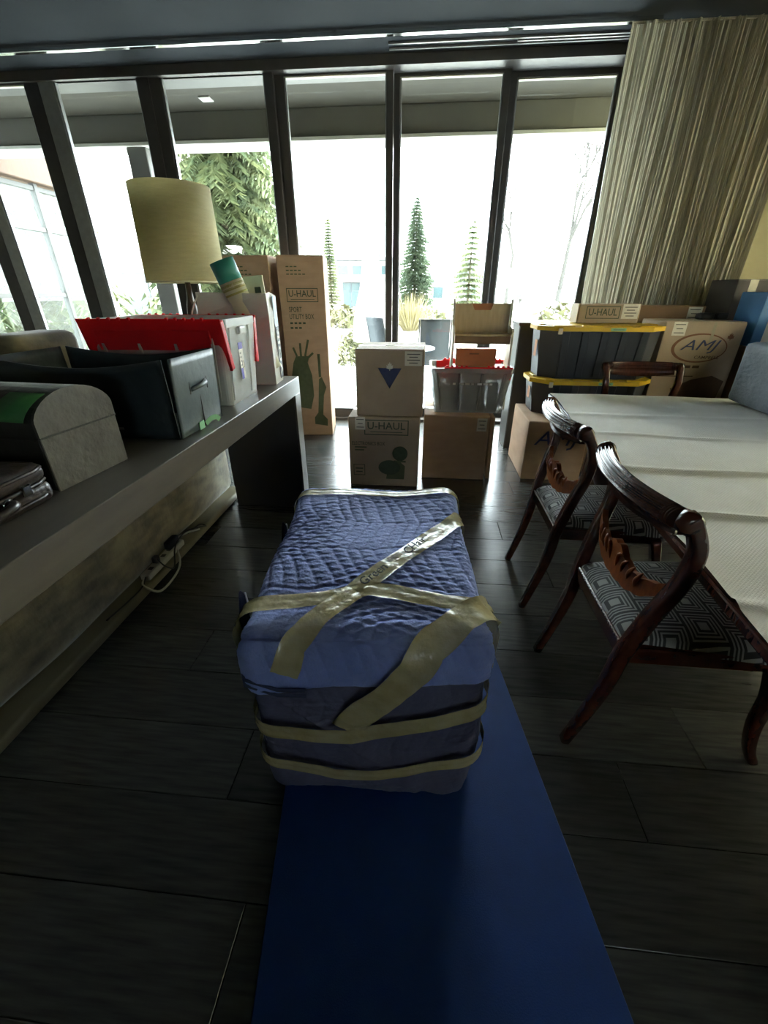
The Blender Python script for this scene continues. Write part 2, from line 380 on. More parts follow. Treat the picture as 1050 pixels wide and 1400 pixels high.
# ================================================================== STRUCTURE
# ---- floor of separate planks lying across the room
FX0, FX1, FY0, FY1 = -5.6, 4.2, -8.0, 4.90
flo = obj('floor', box_bm(FX0,FX1,FY0,5.30,-0.20,-0.012), 'subfloor'); flo['kind'] = 'structure'
pm = {}
def plank_mesh(Lp):
    if Lp not in pm:
        b = box_bm(-Lp/2+0.001,Lp/2-0.001,-0.114,0.114,-0.012,0, 0.0015, 1)
        me = bpy.data.meshes.new('plank'); b.to_mesh(me); b.free(); me.materials.append(M['plank']); pm[Lp] = me
    return pm[Lp]
far_bm = bmesh.new()
prng = random.Random(3)
for r in range(60):
    yc = 4.128+0.115+0.23*(3-r)
    if yc-0.115 < FY0: break
    if yc > 4.9: continue
    x = FX0 - prng.uniform(0, 1.2)
    while x < FX1:
        a, b = max(x, FX0), min(x+1.22, FX1); x += 1.22
        if b-a < 0.08: continue
        if yc > 0.1 and b > -2.6 and a < 3.4:
            Lr = round(b-a, 2)
            obj('plank', plank_mesh(Lr), None, flo, ((a+b)/2, yc, 0))
        else:
            bb = box_bm(a+0.0015,b-0.0015,yc-0.1135,yc+0.1135,-0.012,0)
            me = bpy.data.meshes.new('t'); bb.to_mesh(me); bb.free(); far_bm.from_mesh(me); bpy.data.meshes.remove(me)
fp = obj('far_planks', far_bm, 'plank', flo); fp['kind'] = 'stuff'
obj('threshold_plank', box_bm(FX0,FX1,4.828,4.90,-0.012,0), 'plank', flo)

CZ = 3.13
ce = obj('ceiling', box_bm(FX0-0.1,FX1+0.1,FY0-0.1,5.30,CZ,CZ+0.15), 'ceiling'); ce['kind'] = 'structure'
o = obj('wall_left', box_bm(FX0-0.15,FX0,FY0,5.30,-0.05,CZ), 'wallback'); o['kind'] = 'structure'
# right wall with an unseen wide window behind an added, light-warming cream sheer blind; far back wall with a glazed opening
o = obj('wall_right', join_bm(box_bm(FX1,FX1+0.15,FY0,0.8,-0.05,CZ), box_bm(FX1,FX1+0.15,3.7,5.30,-0.05,CZ), box_bm(FX1,FX1+0.15,0.8,3.7,-0.05,0.6), box_bm(FX1,FX1+0.15,0.8,3.7,2.5,CZ)), 'wall'); o['kind'] = 'structure'
o = obj('wall_back', join_bm(box_bm(FX0-0.15,2.0,FY0-0.15,FY0,-0.05,CZ), box_bm(4.0,FX1+0.15,FY0-0.15,FY0,-0.05,CZ), box_bm(2.0,4.0,FY0-0.15,FY0,-0.05,1.5), box_bm(2.0,4.0,FY0-0.15,FY0,2.15,CZ)), 'wall'); o['kind'] = 'structure'
for nm, bx4, dirn in (('window_8',(0.8,3.7,0.6,2.5),'x'),('window_9',(2.0,4.0,1.5,2.15),'y')):
    w = thing(nm, None, None, (0,0,0), 0, None, 'structure'); a,b_,z0_,z1_ = bx4
    for k in range(4):
        p = a+(b_-a)*k/3
        if dirn == 'x': box('frame_stile','frame',w,FX1+0.04,FX1+0.10,p-0.03,p+0.03,z0_,z1_)
        else: box('frame_stile','frame',w,p-0.03,p+0.03,FY0-0.10,FY0-0.04,z0_,z1_)
    if dirn == 'x':
        box('pane','glass',w,FX1+0.068,FX1+0.072,a,b_,z0_,z1_); box('light_warming_blind','sheer',w,FX1+0.010,FX1+0.012,a,b_,z0_,z1_)
    else: box('pane','glass',w,a,b_,FY0-0.072,FY0-0.068,z0_,z1_)
o = obj('wall_window_side', box_bm(1.62,FX1,4.94,5.14,-0.05,CZ), 'wall'); o['kind'] = 'structure'
# bright curtain track below the ceiling
tr = obj('trim_curtain_track', join_bm(box_bm(FX0,1.60,4.478,4.522,3.092,3.118,0.004,2), *[box_bm(x-0.015,x+0.015,4.49,4.51,3.116,CZ) for x in (-5,-3.6,-2.2,-0.8,0.5,1.4)]), 'track'); tr['kind'] = 'structure'
# header and door tracks above the panes
o = obj('trim_header', box_bm(FX0,1.62,4.88,5.17,3.06,3.30), 'frame'); o['kind'] = 'structure'
for i, (x0, y, z) in enumerate(((-0.40,4.70,3.122),(-0.40,4.79,3.122),(0.62,4.745,3.122))):
    o = obj('trim_track_%d' % (i+1), box_bm(x0,1.56,y-0.008,y+0.008,z-0.006,CZ), 'alu'); o['kind'] = 'structure'
o = obj('trim_sill', box_bm(FX0,1.62,4.90,5.30,-0.012,0.035,0.004,1), 'console_in'); o['kind'] = 'structure'

# ---- sliding window panels: (left stile x0,x1), right stile x0,x1, plane y, top z
PAN = [(-5.60,-5.50,-4.66,-4.52,4.94,3.05), (-4.52,-4.40,-3.78,-3.64,4.94,3.05), (-3.64,-3.49,-2.69,-2.58,4.94,3.07), (-2.58,-2.47,-1.52,-1.44,4.95,3.07),
       (-1.44,-1.355,-0.44,-0.38,5.00,3.05), (-0.38,-0.325,0.575,0.635,5.07,3.04), (0.635,0.70,1.55,1.62,5.13,3.02)]
for i, (a0,a1,b0,b1,y,zt) in enumerate(PAN):
    w = thing('window_%d' % (i+1), None, None, (0,0,0), 0, None, 'structure')
    dk = 'frame'
    box('frame_stile', 'alu' if i in (1,2) else dk, w, a0,a1,y-0.03,y+0.03,0.03,zt+0.04, 0.003, 1)  # grey aluminium returns on the left; daylight on them put into the paler tone
    box('frame_stile', dk, w, b0,b1,y-0.03,y+0.03,0.03,zt+0.04, 0.003, 1)
    box('frame_rail', dk, w, a1,b0,y-0.03,y+0.03,zt,zt+0.05, 0.003, 1)
    box('frame_rail', 'console_in', w, a1,b0,y-0.03,y+0.03,0.03,0.13, 0.003, 1)
    # slim bright glazing beads round the glass
    box('glazing_bead', 'alu', w, a1,a1+0.014,y-0.022,y+0.018,0.13,zt, 0.002, 1)
    box('glazing_bead', 'alu', w, b0-0.010,b0,y-0.022,y+0.018,0.13,zt, 0.002, 1)
    box('glazing_bead', 'fascia', w, a1,b0,y-0.022,y+0.018,zt-0.010,zt, 0.002, 1)
    box('pane', 'glass', w, a1,b0,y-0.003,y+0.003,0.13,zt)
# ================================================================== EXTERIOR
gr = obj('ground', box_bm(-60,60,5.30,110,-0.30,-0.13), 'ground'); gr['kind'] = 'structure'
pat = obj('patio', box_bm(-5.4,4.2,5.30,9.4,-0.14,-0.075), 'subfloor'); pat['kind'] = 'structure'
b = box_bm(-0.297,0.297,-0.197,0.197,0,0.025,0.004,1); pme = bpy.data.meshes.new('paver'); b.to_mesh(pme); b.free(); pme.materials.append(M['paver'])
for j in range(10):
    for i in range(16):
        x = -5.1+0.6*i+(0.3 if j%2 else 0)
        if x < 3.9: obj('paver', pme, None, pat, (x, 5.51+0.4*j, -0.075))
# roof overhang: soffit, edge beam, pale trim under it
o = obj('trim_soffit', box_bm(-5.7,4.4,5.17,6.55,3.15,3.30), 'soffit'); o['kind'] = 'structure'
o = obj('trim_beam', box_bm(-5.7,4.4,6.02,6.34,2.90,3.15,0.006,1), 'beam'); o['kind'] = 'structure'
o = obj('trim_beam_edge', box_bm(-5.7,4.4,6.00,6.36,2.865,2.90,0.004,1), 'fascia'); o['kind'] = 'structure'
sp = obj('trim_soffit_lamp', box_bm(-2.45,-2.33,5.62,5.74,3.135,3.15,0.005,2), 'fascia'); sp['kind'] = 'structure'
c = thing('porch_column', 'square grey porch column holding up the roof overhang outside', 'column', (-3.48,6.16,-0.05))
box('shaft', 'concrete', c, -0.12,0.12,-0.12,0.12,0.0,2.915,0.008,1)
box('base_block', 'concrete', c, -0.15,0.15,-0.15,0.15,0,0.18,0.01,1)
# ---- wing of the same house on the far left: glazed wall running outwards
wg = thing('house_wing', 'glazed wing of the house with cedar fascia beyond the porch column', 'building', (-5.6,5.35,-0.13))
box('cedar_fascia', 'wingwood', wg, -0.25,0.03,0,2.35,2.86,3.4,0.01,1)
box('roof_edge', 'fascia', wg, -0.6,0.10,0,4.5,3.40,3.52,0.01,1)
box('base_wall', 'wing_frame', wg, -0.22,0.0,0,2.2,0,0.55,0.01,1)
for yy in (0.0,0.80,1.62,2.16):
    box('mullion', 'wing_frame', wg, -0.12,-0.04,yy-0.03,yy+0.04,0.55,2.86,0.004,1)
for zz in (0.58,1.45,2.30,2.80):
    box('transom', 'wing_frame', wg, -0.12,-0.05,0,2.2,zz-0.03,zz+0.03,0.004,1)
box('pane', 'glass', wg, -0.085,-0.080,0.03,2.16,0.58,2.80)
wl = thing('far_garden_wall', 'low pale garden building behind the house wing', 'building', (-9.2,16.0,-0.13))
box('wall', 'house_wall', wl, -4.0,2.6,0,3,0,2.6,0.02,1)
box('roof', 'fascia', wl, -4.2,2.9,-0.3,3.2,2.6,2.85,0.02,1)
box('door', 'house_glass', wl, -1.5,-0.6,-0.03,0.0,0.05,2.1,0.01,1)

# ---- trees
def conifer(name, label, loc, H, R, m, whorls, per, seed, droop=0.35, dens=10, z0=0.4, cat='tree', leafk=1.0):
    rg = random.Random(seed); t = thing(name, label, cat, loc)
    lathe('trunk', 'bark', t, [(0.012*H+0.03,0),(0.010*H+0.02,H*0.4),(0.004*H,H*0.9),(0.01,H)], 8)
    V = []; F = []
    for k in range(whorls):
        f = k/(whorls-1); z = z0+(H-z0)*f**0.9; rad = R*(1-f)**0.8*rg.uniform(0.8,1.1)+0.06
        for j in range(int(per*(0.5+1.0*rad/R))):
            a = rg.uniform(0,2*PI); ln = rad*rg.uniform(0.7,1.12)
            d = Vector((math.cos(a), math.sin(a), 0)); s = Vector((-d.y, d.x, 0))
            for q in range(dens):
                u = (q+rg.random())/dens; c = d*(ln*u)+Vector((0,0,z-droop*ln*u*u+0.12*ln*u))
                for side in (-1,1,-1,1):
                    w = (0.16+0.22*ln*(1-u*0.6)*0.6)*rg.uniform(0.6,1.15)*leafk
                    tip = c+s*side*w*0.9+d*w*0.6+Vector((0,0,-w*rg.uniform(0.2,1.0)))
                    th = 0.34*w
                    i = len(V); V += [c-d*th*0.6, tip, c+d*th+Vector((0,0,0.15*w))]; F.append((i,i+1,i+2))
    fo = obj('foliage', new_mesh('foliage', V, F), m, t); fo['kind'] = 'stuff'
    return t
conifer('spruce_tree', 'big sunlit spruce with drooping branches behind the lampshade', (-6.9,16.5,-0.13), 11.0, 3.1, 'spruce', 46, 15, 1, 0.5, 16)
conifer('spruce_tree', 'dense cone-shaped spruce beside the neighbouring gabled house', (-0.85,30,-0.13), 6.3, 1.35, 'spruce_pale', 36, 26, 2, 0.3, 8, cat='tree', leafk=0.8)
conifer('cypress_tree', 'slim pointed conifer beside the flat-roofed house', (-6.6,32,-0.13), 5.6, 0.6, 'spruce', 30, 18, 3, 0.2, 6, leafk=0.9)
conifer('pine_tree', 'loose airy pine in front of the gabled house', (2.25,27,-0.13), 4.8, 1.1, 'spruce', 18, 12, 4, 0.3, 7, leafk=0.9)
conifer('spruce_tree', 'green spruce added behind the glazed wing to stand for trees reflected in it', (-9.3,10.4,-0.13), 7.5, 2.2, 'spruce', 30, 14, 5, 0.4, 10)  # placed behind the glass to imitate the greenery mirrored in it
def bare_tree(name, label, loc, H, seed, levels=6):
    rg = random.Random(seed); t = thing(name, label, 'tree', loc); V = []; F = []
    def seg(p, q, r0, r1):
        d = (q-p).normalized(); s = d.orthogonal().normalized(); u = d.cross(s); i = len(V)
        for c, r in ((p,r0),(q,r1)):
            for k in range(5):
                a = 2*PI*k/5; V.append(c+s*(r*math.cos(a))+u*(r*math.sin(a)))
        for k in range(5): F.append((i+k,i+(k+1)%5,i+5+(k+1)%5,i+5+k))
    def grow(p, d, ln, r, lv):
        q = p+d*ln; seg(p,q,r,r*0.7)
        if lv == 0: return
        for _ in range(3):
            a = Vector((rg.uniform(-1,1),rg.uniform(-1,1),rg.uniform(-0.3,0.9)))
            grow(q, (d*0.9+a*0.75).normalized(), ln*rg.uniform(0.6,0.8), r*0.6, lv-1)
    V2, F2 = V, F
    tr0 = Vector((0,0,H*0.25)); lathe('trunk', 'twig', t, [(0.02*H,0),(0.014*H,H*0.26)], 8)
    grow(tr0, Vector((0.05,0,1)), H*0.22, 0.013*H, levels)
    o = obj('branches', new_mesh('branches', V, F), 'twig', t); o['kind'] = 'stuff'; return t
bare_tree('bare_tree', 'bare deciduous tree with pale twigs above the bird bath', (4.0,15,-0.13), 6.0, 11)
bare_tree('bare_tree', 'second bare tree with pale twigs behind the yellow-lidded totes', (6.4,18,-0.13), 7.0, 12)
bare_tree('bare_tree', 'young bare tree beside the loose airy pine', (3.9,24,-0.13), 6.5, 13)
def shrub(name, label, loc, rx, rz, m, seed, n=700, spike=False, cat='shrub'):
    rg = random.Random(seed); t = thing(name, label, cat, loc); V = []; F = []
    for _ in range(n):
        if spike:
            a = rg.uniform(0,2*PI); r = rx*0.3*math.sqrt(rg.random()); b = Vector((r*math.cos(a), r*math.sin(a), 0))
            h = rz*rg.uniform(0.6,1.0); tip = b*(1.5+3.0*rg.random())+Vector((0,0,h*rg.uniform(0.5,1.0))); s = Vector((-math.sin(a),math.cos(a),0))*0.03
            i = len(V); V += [b-s, b+s, tip]; F.append((i,i+1,i+2))
        else:
            a = rg.uniform(0,2*PI); ph = math.acos(rg.random()); r = rg.uniform(0.6,1.0)
            c = Vector((rx*r*math.sin(ph)*math.cos(a), rx*r*math.sin(ph)*math.sin(a), rz*r*math.cos(ph)+0.02))
            w = 0.12*rx+0.03
            i = len(V); V += [c+Vector((rg.uniform(-w,w),rg.uniform(-w,w),rg.uniform(-w,w))) for _ in range(3)]; F.append((i,i+1,i+2))
    fo = obj('leaves', new_mesh('leaves', V, F), m, t); fo['kind'] = 'stuff'
    for k in range(4):
        a = k*1.6; tube('stem', 'bark', t, [(0,0,0),(rx*0.3*math.cos(a),rx*0.3*math.sin(a),rz*0.5),(rx*0.5*math.cos(a),rx*0.5*math.sin(a),rz*0.85)], 0.012, 5)
    return t
shrub('shrub', 'round olive shrub on the pale lawn beside the door opening', (-1.62,10.2,-0.13), 0.42, 0.75, 'shrub', 21)
shrub('shrub', 'wide low shrub under the flat-roofed house', (-4.0,22,-0.13), 1.5, 0.9, 'shrub', 22)
shrub('shrub', 'low hedge shrub at the foot of the cone-shaped spruce', (-0.3,23.5,-0.13), 1.5, 0.8, 'shrub', 23)
shrub('straw_grass', 'clump of dry straw grass in front of the cone-shaped spruce', (-0.7,20,-0.13), 1.1, 1.7, 'straw', 24, 500, True, 'grass')
shrub('shrub', 'leafy shrub behind the bird bath', (3.6,13,-0.13), 1.1, 1.2, 'shrub', 25)
shrub('shrub', 'pale shrub in the garden between the glazed wing and the porch column', (-6.3,11.6,-0.13), 0.9, 1.1, 'shrub', 26)
# ---- neighbouring houses
hs = thing('flat_roofed_house', 'modern pale house with flat roof and teal glass entrance across the road', 'building', (-6.6,42,-0.13))
box('lower_wall', 'house_wall', hs, -2.4,3.6,0,6,0,2.4,0.02,1)
box('upper_wall', 'house_wall', hs, -1.9,3.6,0.4,6,2.4,3.9,0.02,1)
box('canopy', 'house_roof', hs, -2.2,3.9,-0.8,0.6,2.35,2.6,0.02,1)
box('roof', 'house_roof', hs, -2.4,4.0,-0.4,6.4,3.9,4.15,0.02,1)
box('chimney', 'house_roof', hs, 1.2,2.2,2,3,4.15,5.0,0.02,1)
for x in (-1.5,-0.2,1.2,2.4):
    f = box('window', 'fascia', hs, x,x+1.05,0.36,0.42,2.8,3.6,0.01,1)
    box('pane', 'house_glass', f, x+0.06,x+0.99,0.345,0.36,2.86,3.54)
f = box('glass_entrance', 'house_roof', hs, -1.0,1.3,-0.06,0.02,0.05,2.25,0.01,1)
for x in (-0.92,-0.16,0.60):
    box('pane', 'house_glass', f, x,x+0.66,-0.09,-0.06,0.12,1.55); box('pane', 'house_glass', f, x,x+0.66,-0.09,-0.06,1.62,2.2)
hg = thing('gabled_house', 'white house with a steep grey gable behind the conifers', 'building', (2.3,46,-0.13))
box('wall', 'house_wall', hg, -2.8,3.2,0,6,0,2.3,0.02,1)
prism('gable', 'house_roof', hg, [(-3.1,2.25),(3.5,2.25),(0.2,5.2)], 6.2, (0,6.1,0), FRONT)
for x in (-1.9,1.2):
    f = box('window', 'fascia', hg, x,x+1.1,-0.05,0.03,0.9,2.0,0.01,1); box('pane', 'house_glass', f, x+0.08,x+1.02,-0.07,-0.05,0.98,1.92)
# ---- patio furniture
um = thing('patio_umbrella', 'closed cream canvas umbrella standing on the patio', 'umbrella', (-0.98,8.1,-0.05))
lathe('pole', 'alu', um, [(0.02,0),(0.02,2.45)], 10)
V = []; F = []; nz = 14; na = 48
for k in range(nz+1):
    f = k/nz; z = 0.62+1.75*f; r = (0.27*(1-f)**0.6+0.03)*(0.75+0.25*math.sin(PI*min(1,f*1.5+0.25)))
    for i in range(na):
        a = 2*PI*i/na; rr = r*(1+0.16*math.cos(8*a)); V.append((rr*math.cos(a), rr*math.sin(a), z))
for k in range(nz):
    for i in range(na): F.append((k*na+i,k*na+(i+1)%na,(k+1)*na+(i+1)%na,(k+1)*na+i))
F.append(tuple(nz*na+i for i in range(na)))
obj('canopy', new_mesh('canopy', V, F, True), 'umbrella', um)
lathe('base', 'concrete', um, [(0.26,0),(0.26,0.06),(0.06,0.10),(0.03,0.3)], 24)
def patio_chair(label, loc, rz):
    t = thing('patio_chair', label, 'chair', loc, rz, 'sling chairs on the patio')
    V = []; F = []; n = 10
    prof = spline([(0,-0.26,0.40),(0,0.10,0.38),(0,0.22,0.46),(0,0.30,0.80),(0,0.36,1.06)], n*2)
    for p in prof: V += [(-0.22,p.y,p.z),(0.22,p.y,p.z)]
    for i in range(len(prof)-1): F.append((2*i,2*i+1,2*i+3,2*i+2))
    o = obj('sling', new_mesh('sling', V, F, True), 'mesh_chair', t); md = o.modifiers.new('s','SOLIDIFY'); md.thickness = 0.008
    for s in (-1,1):
        tube('side_frame', 'frame', t, [(s*0.235,p.y,p.z) for p in prof], 0.013, 6, up=(1,0,0))
        tube('leg', 'frame', t, [(s*0.235,-0.24,0.40),(s*0.245,-0.28,0.012)], 0.013, 6)
        tube('leg', 'frame', t, [(s*0.235,0.20,0.44),(s*0.245,0.30,0.012)], 0.013, 6)
        tube('armrest', 'alu', t, [tuple(v) for v in spline([(s*0.245,-0.26,0.40),(s*0.25,-0.25,0.58),(s*0.25,-0.10,0.62),(s*0.25,0.22,0.60)],12)], 0.012, 6, up=(1,0,0))
    return t
patio_chair('grey sling patio chair beside the glass patio table', (0.13,7.15,-0.05), PI)
patio_chair('grey sling patio chair turned sideways near the closed umbrella', (-0.55,7.45,-0.05), PI*0.72)
pt = thing('patio_table', 'small round glass patio table with metal rim outside', 'table', (-0.30,6.30,-0.05))
lathe('rim', 'alu', pt, [(0.40,0.70),(0.43,0.705),(0.43,0.725),(0.40,0.73)], 40)
lathe('glass_top', 'glass', pt, [(0.40,0.712),(0.40,0.72)], 40)
for k in range(4):
    a = PI/4+k*PI/2; tube('leg', 'alu', pt, [(0.36*math.cos(a),0.36*math.sin(a),0.70),(0.30*math.cos(a),0.30*math.sin(a),0.35),(0.38*math.cos(a),0.38*math.sin(a),0.01)], 0.014, 6)
bb_ = thing('bird_bath', 'slender bird bath with shallow bowl on a post in the garden', 'bird bath', (1.84,9.6,-0.13))
lathe('bowl', 'concrete', bb_, [(0.03,1.36),(0.10,1.38),(0.17,1.44),(0.175,1.46),(0.16,1.46),(0.02,1.40)], 24)
lathe('post', 'concrete', bb_, [(0.14,0),(0.14,0.05),(0.03,0.12),(0.022,1.0),(0.03,1.36)], 14)

# ================================================================== SOFA, CONSOLE AND WHAT STANDS ON IT
sf = thing('sofa', 'olive velvet sofa standing behind the long console table', 'sofa', (-1.36,1.2,0))
box('plinth', 'plinth', sf, -0.96,0.02,-1.6,1.62,0.0,0.05,0.015,3,True)
# velvet back with gentle lumps
def lumpy_panel(x0,x1,y0,y1,z0,z1,amp,seed,nx=6,ny=60,nz=18,r=0.05):
    b = box_bm(x0,x1,y0,y1,z0,z1); bmesh.ops.subdivide_edges(b, edges=b.edges[:], cuts=1, use_grid_fill=True)
    b.free()
    rg = np.random.default_rng(seed)
    V = []; F = []; idx = {}
    def add(p):
        k = tuple(round(c,5) for c in p)
        if k not in idx:
            q = Vector((min(max(p[0],x0+r),x1-r),min(max(p[1],y0+r),y1-r),min(max(p[2],z0+r),z1-r))); d = Vector(p)-q
            if d.length > 1e-9:
                d.normalize()
            w = amp*(math.sin(p[1]*5.1+seed)+math.sin(p[1]*11.3+p[2]*7+seed*2)*0.5+math.sin(p[2]*9+p[1]*3)*0.4)
            idx[k] = len(V); V.append(q+d*(r+w))
        return idx[k]
    def lin(a,b,n): return [a+(b-a)*i/n for i in range(n+1)]
    X,Y,Z = lin(x0,x1,nx),lin(y0,y1,ny),lin(z0,z1,nz)
    for i in range(ny):
        for k in range(nz):
            for xx,fl in ((x0,1),(x1,0)):
                f = [add((xx,Y[i],Z[k])),add((xx,Y[i+1],Z[k])),add((xx,Y[i+1],Z[k+1])),add((xx,Y[i],Z[k+1]))]; F.append(f[::-1] if fl else f)
    for i in range(nx):
        for k in range(nz):
            for yy,fl in ((y0,0),(y1,1)):
                f = [add((X[i],yy,Z[k])),add((X[i+1],yy,Z[k])),add((X[i+1],yy,Z[k+1])),add((X[i],yy,Z[k+1]))]; F.append(f[::-1] if fl else f)
        for j in range(ny):
            for zz,fl in ((z0,1),(z1,0)):
                f = [add((X[i],Y[j],zz)),add((X[i+1],Y[j],zz)),add((X[i+1],Y[j+1],zz)),add((X[i],Y[j+1],zz))]; F.append(f[::-1] if fl else f)
    return new_mesh('panel', V, F, True)
obj('back', lumpy_panel(-0.24,-0.05,-1.6,1.62,0.05,0.86,0.006,1), 'velvet', sf)
obj('seat', lumpy_panel(-0.95,-0.25,-1.55,1.50,0.051,0.46,0.005,2,8,40,8), 'velvet', sf)
obj('back_cushion', lumpy_panel(-0.46,-0.27,0.46,0.80,0.47,1.205,0.003,3,6,10,18,0.035), 'velvet', sf)
obj('back_cushion', lumpy_panel(-0.47,-0.25,-0.32,0.40,0.47,1.04,0.004,5,6,14,18,0.06), 'velvet', sf)

cs = thing('console_table', 'long grey-brown waterfall console table with thick slab legs', 'table', (-1.05,1.2,0))
box('top', 'console', cs, -0.25,0.25,-1.75,1.52,0.785,0.885,0.002,1)
for y0,y1 in ((1.41,1.52),(-1.75,-1.64)):
    box('leg', 'console', cs, -0.25,0.25,y0,y1,0,0.785,0.002,1)
    box('leg_panel', 'console_in', cs, -0.248,0.238,(y0-0.004 if y0>0 else y1),(y0 if y0>0 else y1+0.004),0.002,0.783)
TZ = 0.8855
# black leather case
lc = thing('leather_case', 'glossy dark leather case with carry handle lying on the console', 'case', (-1.10,0.70,TZ))
box('base_shell', 'leather', lc, -0.19,0.165,-0.33,0.21,0.0,0.055,0.022,4,True)
box('lid_shell', 'leather', lc, -0.19,0.162,-0.33,0.207,0.055,0.10,0.020,4,True)
for z in (0.022,0.058,0.09):
    tube('piping', 'leather', lc, [tuple(v) for v in [(0.166,-0.29,z),(0.168,0.165,z),(0.155,0.197,z),(0.12,0.211,z),(-0.15,0.211,z)]], 0.0045, 6)
tube('handle', 'leather', lc, [tuple(v) for v in spline([(0.166,0.07,0.045),(0.20,0.06,0.05),(0.205,0.0,0.045),(0.205,-0.10,0.045),(0.20,-0.16,0.05),(0.166,-0.17,0.045)],24)], 0.011, 8)
for y in (0.07,-0.17): lathe('handle_ring', 'steel', lc, [(0.004,-0.006),(0.013,-0.004),(0.013,0.004),(0.004,0.006)], 12, (0.172,y,0.047), rot=(0,PI/2,0))
box('clasp', 'steel', lc, 0.165,0.174,0.115,0.14,0.042,0.07,0.003,1)
# dome-top chest
ch = thing('dome_chest', 'small dark grey embossed dome-top chest next to the leather case', 'chest', (-1.222,1.09,TZ), math.radians(-5))
wy, hb = 0.128, 0.145
pro = [(-wy,hb+0.002),(wy,hb+0.002)]+[(wy*math.cos(a), hb+0.040+0.068*math.sin(a)**1.2) for a in [PI*i/16 for i in range(17)]]
box('body', 'chest_dark', ch, -0.26,0.27,-wy+0.002,wy-0.002,0,hb,0.004,1)
prism('lid', 'chest_dark', ch, pro, 0.53, (-0.26,0,0), RIGHT)
obj('end_panel', box_bm(0.27,0.278,-wy,wy,0,hb-0.001,0.002,1), 'chest', ch)
prism('lid_end_panel', 'chest', ch, pro, 0.008, (0.27,0,0), RIGHT)
obj('seam', box_bm(0.2755,0.2795,-wy,wy,hb-0.002,hb+0.003), 'chest_dark', ch)
V = []; F = []
for i in range(7):
    a = PI*(0.66+0.34*i/6); y_ = wy*math.cos(a)*1.01; z_ = hb+0.041+0.069*math.sin(a)**1.2
    V += [(0.262-0.05*(i/6)**2-0.10,y_,z_),(0.268-0.02*i/6,y_,z_)]
for i in range(6): F.append((2*i,2*i+1,2*i+3,2*i+2))
o = obj('green_tape_strip', new_mesh('tape',V,F,True), 'green_tape', ch); o.modifiers.new('s','SOLIDIFY').thickness = 0.001
obj('green_tape_strip', box_bm(0.20,0.25,wy+0.0005,wy+0.002,hb-0.02,hb+0.05), 'green_tape', ch)
# open fabric bin with sagging rim
def open_bin(name, label, loc, x0,x1,y0,y1,h,sag):
    t = thing(name, label, 'bin', loc)
    def wall(nm, m, p, q, nrm, bulge, sg):
        V = []; F = []; n = 24; k = 10; th = 0.006
        P, Q, N = Vector(p), Vector(q), Vector(nrm)
        for s in (0,1):
            for i in range(n+1):
                f = i/n; e = math.sin(PI*f)
                for j in range(k+1):
                    g = j/k; z = g*(h-sg*e); V.append(P.lerp(Q,f)+N*(bulge*e*math.sin(PI*min(1,g*0.9+0.1))*1.0+0.012*(g)+s*th)+Vector((0,0,z)))
        m1 = (n+1)*(k+1)
        def id(s,i,j): return s*m1+i*(k+1)+j
        for i in range(n):
            for j in range(k):
                F.append((id(0,i,j),id(0,i,j+1),id(0,i+1,j+1),id(0,i+1,j))); F.append((id(1,i,j),id(1,i+1,j),id(1,i+1,j+1),id(1,i,j+1)))
            F.append((id(0,i,k),id(1,i,k),id(1,i+1,k),id(0,i+1,k))); F.append((id(0,i,0),id(0,i+1,0),id(1,i+1,0),id(1,i,0)))
        for i in (0,n):
            for j in range(k): F.append((id(0,i,j),id(1,i,j),id(1,i,j+1),id(0,i,j+1)))
        return obj(nm, new_mesh(nm, V, F, True), m, t)
    wall('long_side', 'bin', (x0,y0,0), (x1,y0,0), (0,-1,0), -0.016, sag)
    wall('long_side', 'bin', (x0,y1,0), (x1,y1,0), (0,1,0), -0.016, sag)
    wall('end_panel', 'bin_end', (x1,y0,0), (x1,y1,0), (1,0,0), 0.004, 0.0)
    wall('end_panel', 'bin', (x0,y0,0), (x0,y1,0), (-1,0,0), 0.004, 0.0)
    box('bottom', 'bin', t, x0,x1,y0,y1,0.0,0.008)
    for z0_,z1_ in ((0.004,0.275),):
        V = []
        box('centre_seam', 'chest_dark', t, x1+0.011,x1+0.0155,(y0+y1)/2-0.002,(y0+y1)/2+0.002,z0_,z1_*0.98,loc=(0,0,0))
    hd = tube('handle', 'bin_end', t, [tuple(v) for v in spline([(x1+0.012,(y0+y1)/2-0.055,0.155),(x1+0.028,(y0+y1)/2-0.03,0.162),(x1+0.032,(y0+y1)/2,0.165),(x1+0.028,(y0+y1)/2+0.03,0.168),(x1+0.012,(y0+y1)/2+0.055,0.17)],12)], 0.009, 8)
    for dy in (-0.066,0.066): box('handle_slot', 'chest_dark', t, x1+0.011,x1+0.017,(y0+y1)/2+dy-0.003,(y0+y1)/2+dy+0.003,0.14,0.185,0.001,1)
    return t
bn = open_bin('storage_bin', 'open dark slate faux-leather bin with sagging rim on the console', (-1.13,1.57,TZ), -0.37,0.26,-0.165,0.165,0.275,0.03)
obj('mint_tape_tag', box_bm(0.272,0.276,-0.05,-0.01,0.0,0.03,0.001,1), 'mint', bn, rot=(0,0,0))
V,F = sweep(spline([(0.276,0.0,0.012),(0.285,0.03,0.026),(0.292,0.06,0.024),(0.297,0.075,0.010)],12), [(-0.0006,-0.010),(0.0006,-0.010),(0.0006,0.010),(-0.0006,0.010)], (0,0,1))
obj('mint_tape_tag', new_mesh('curl', V, F), 'mint', bn)
obj('bottom_label', box_bm(-0.02,0.06,-0.1825,-0.181,0.035,0.043), 'alu', bn)

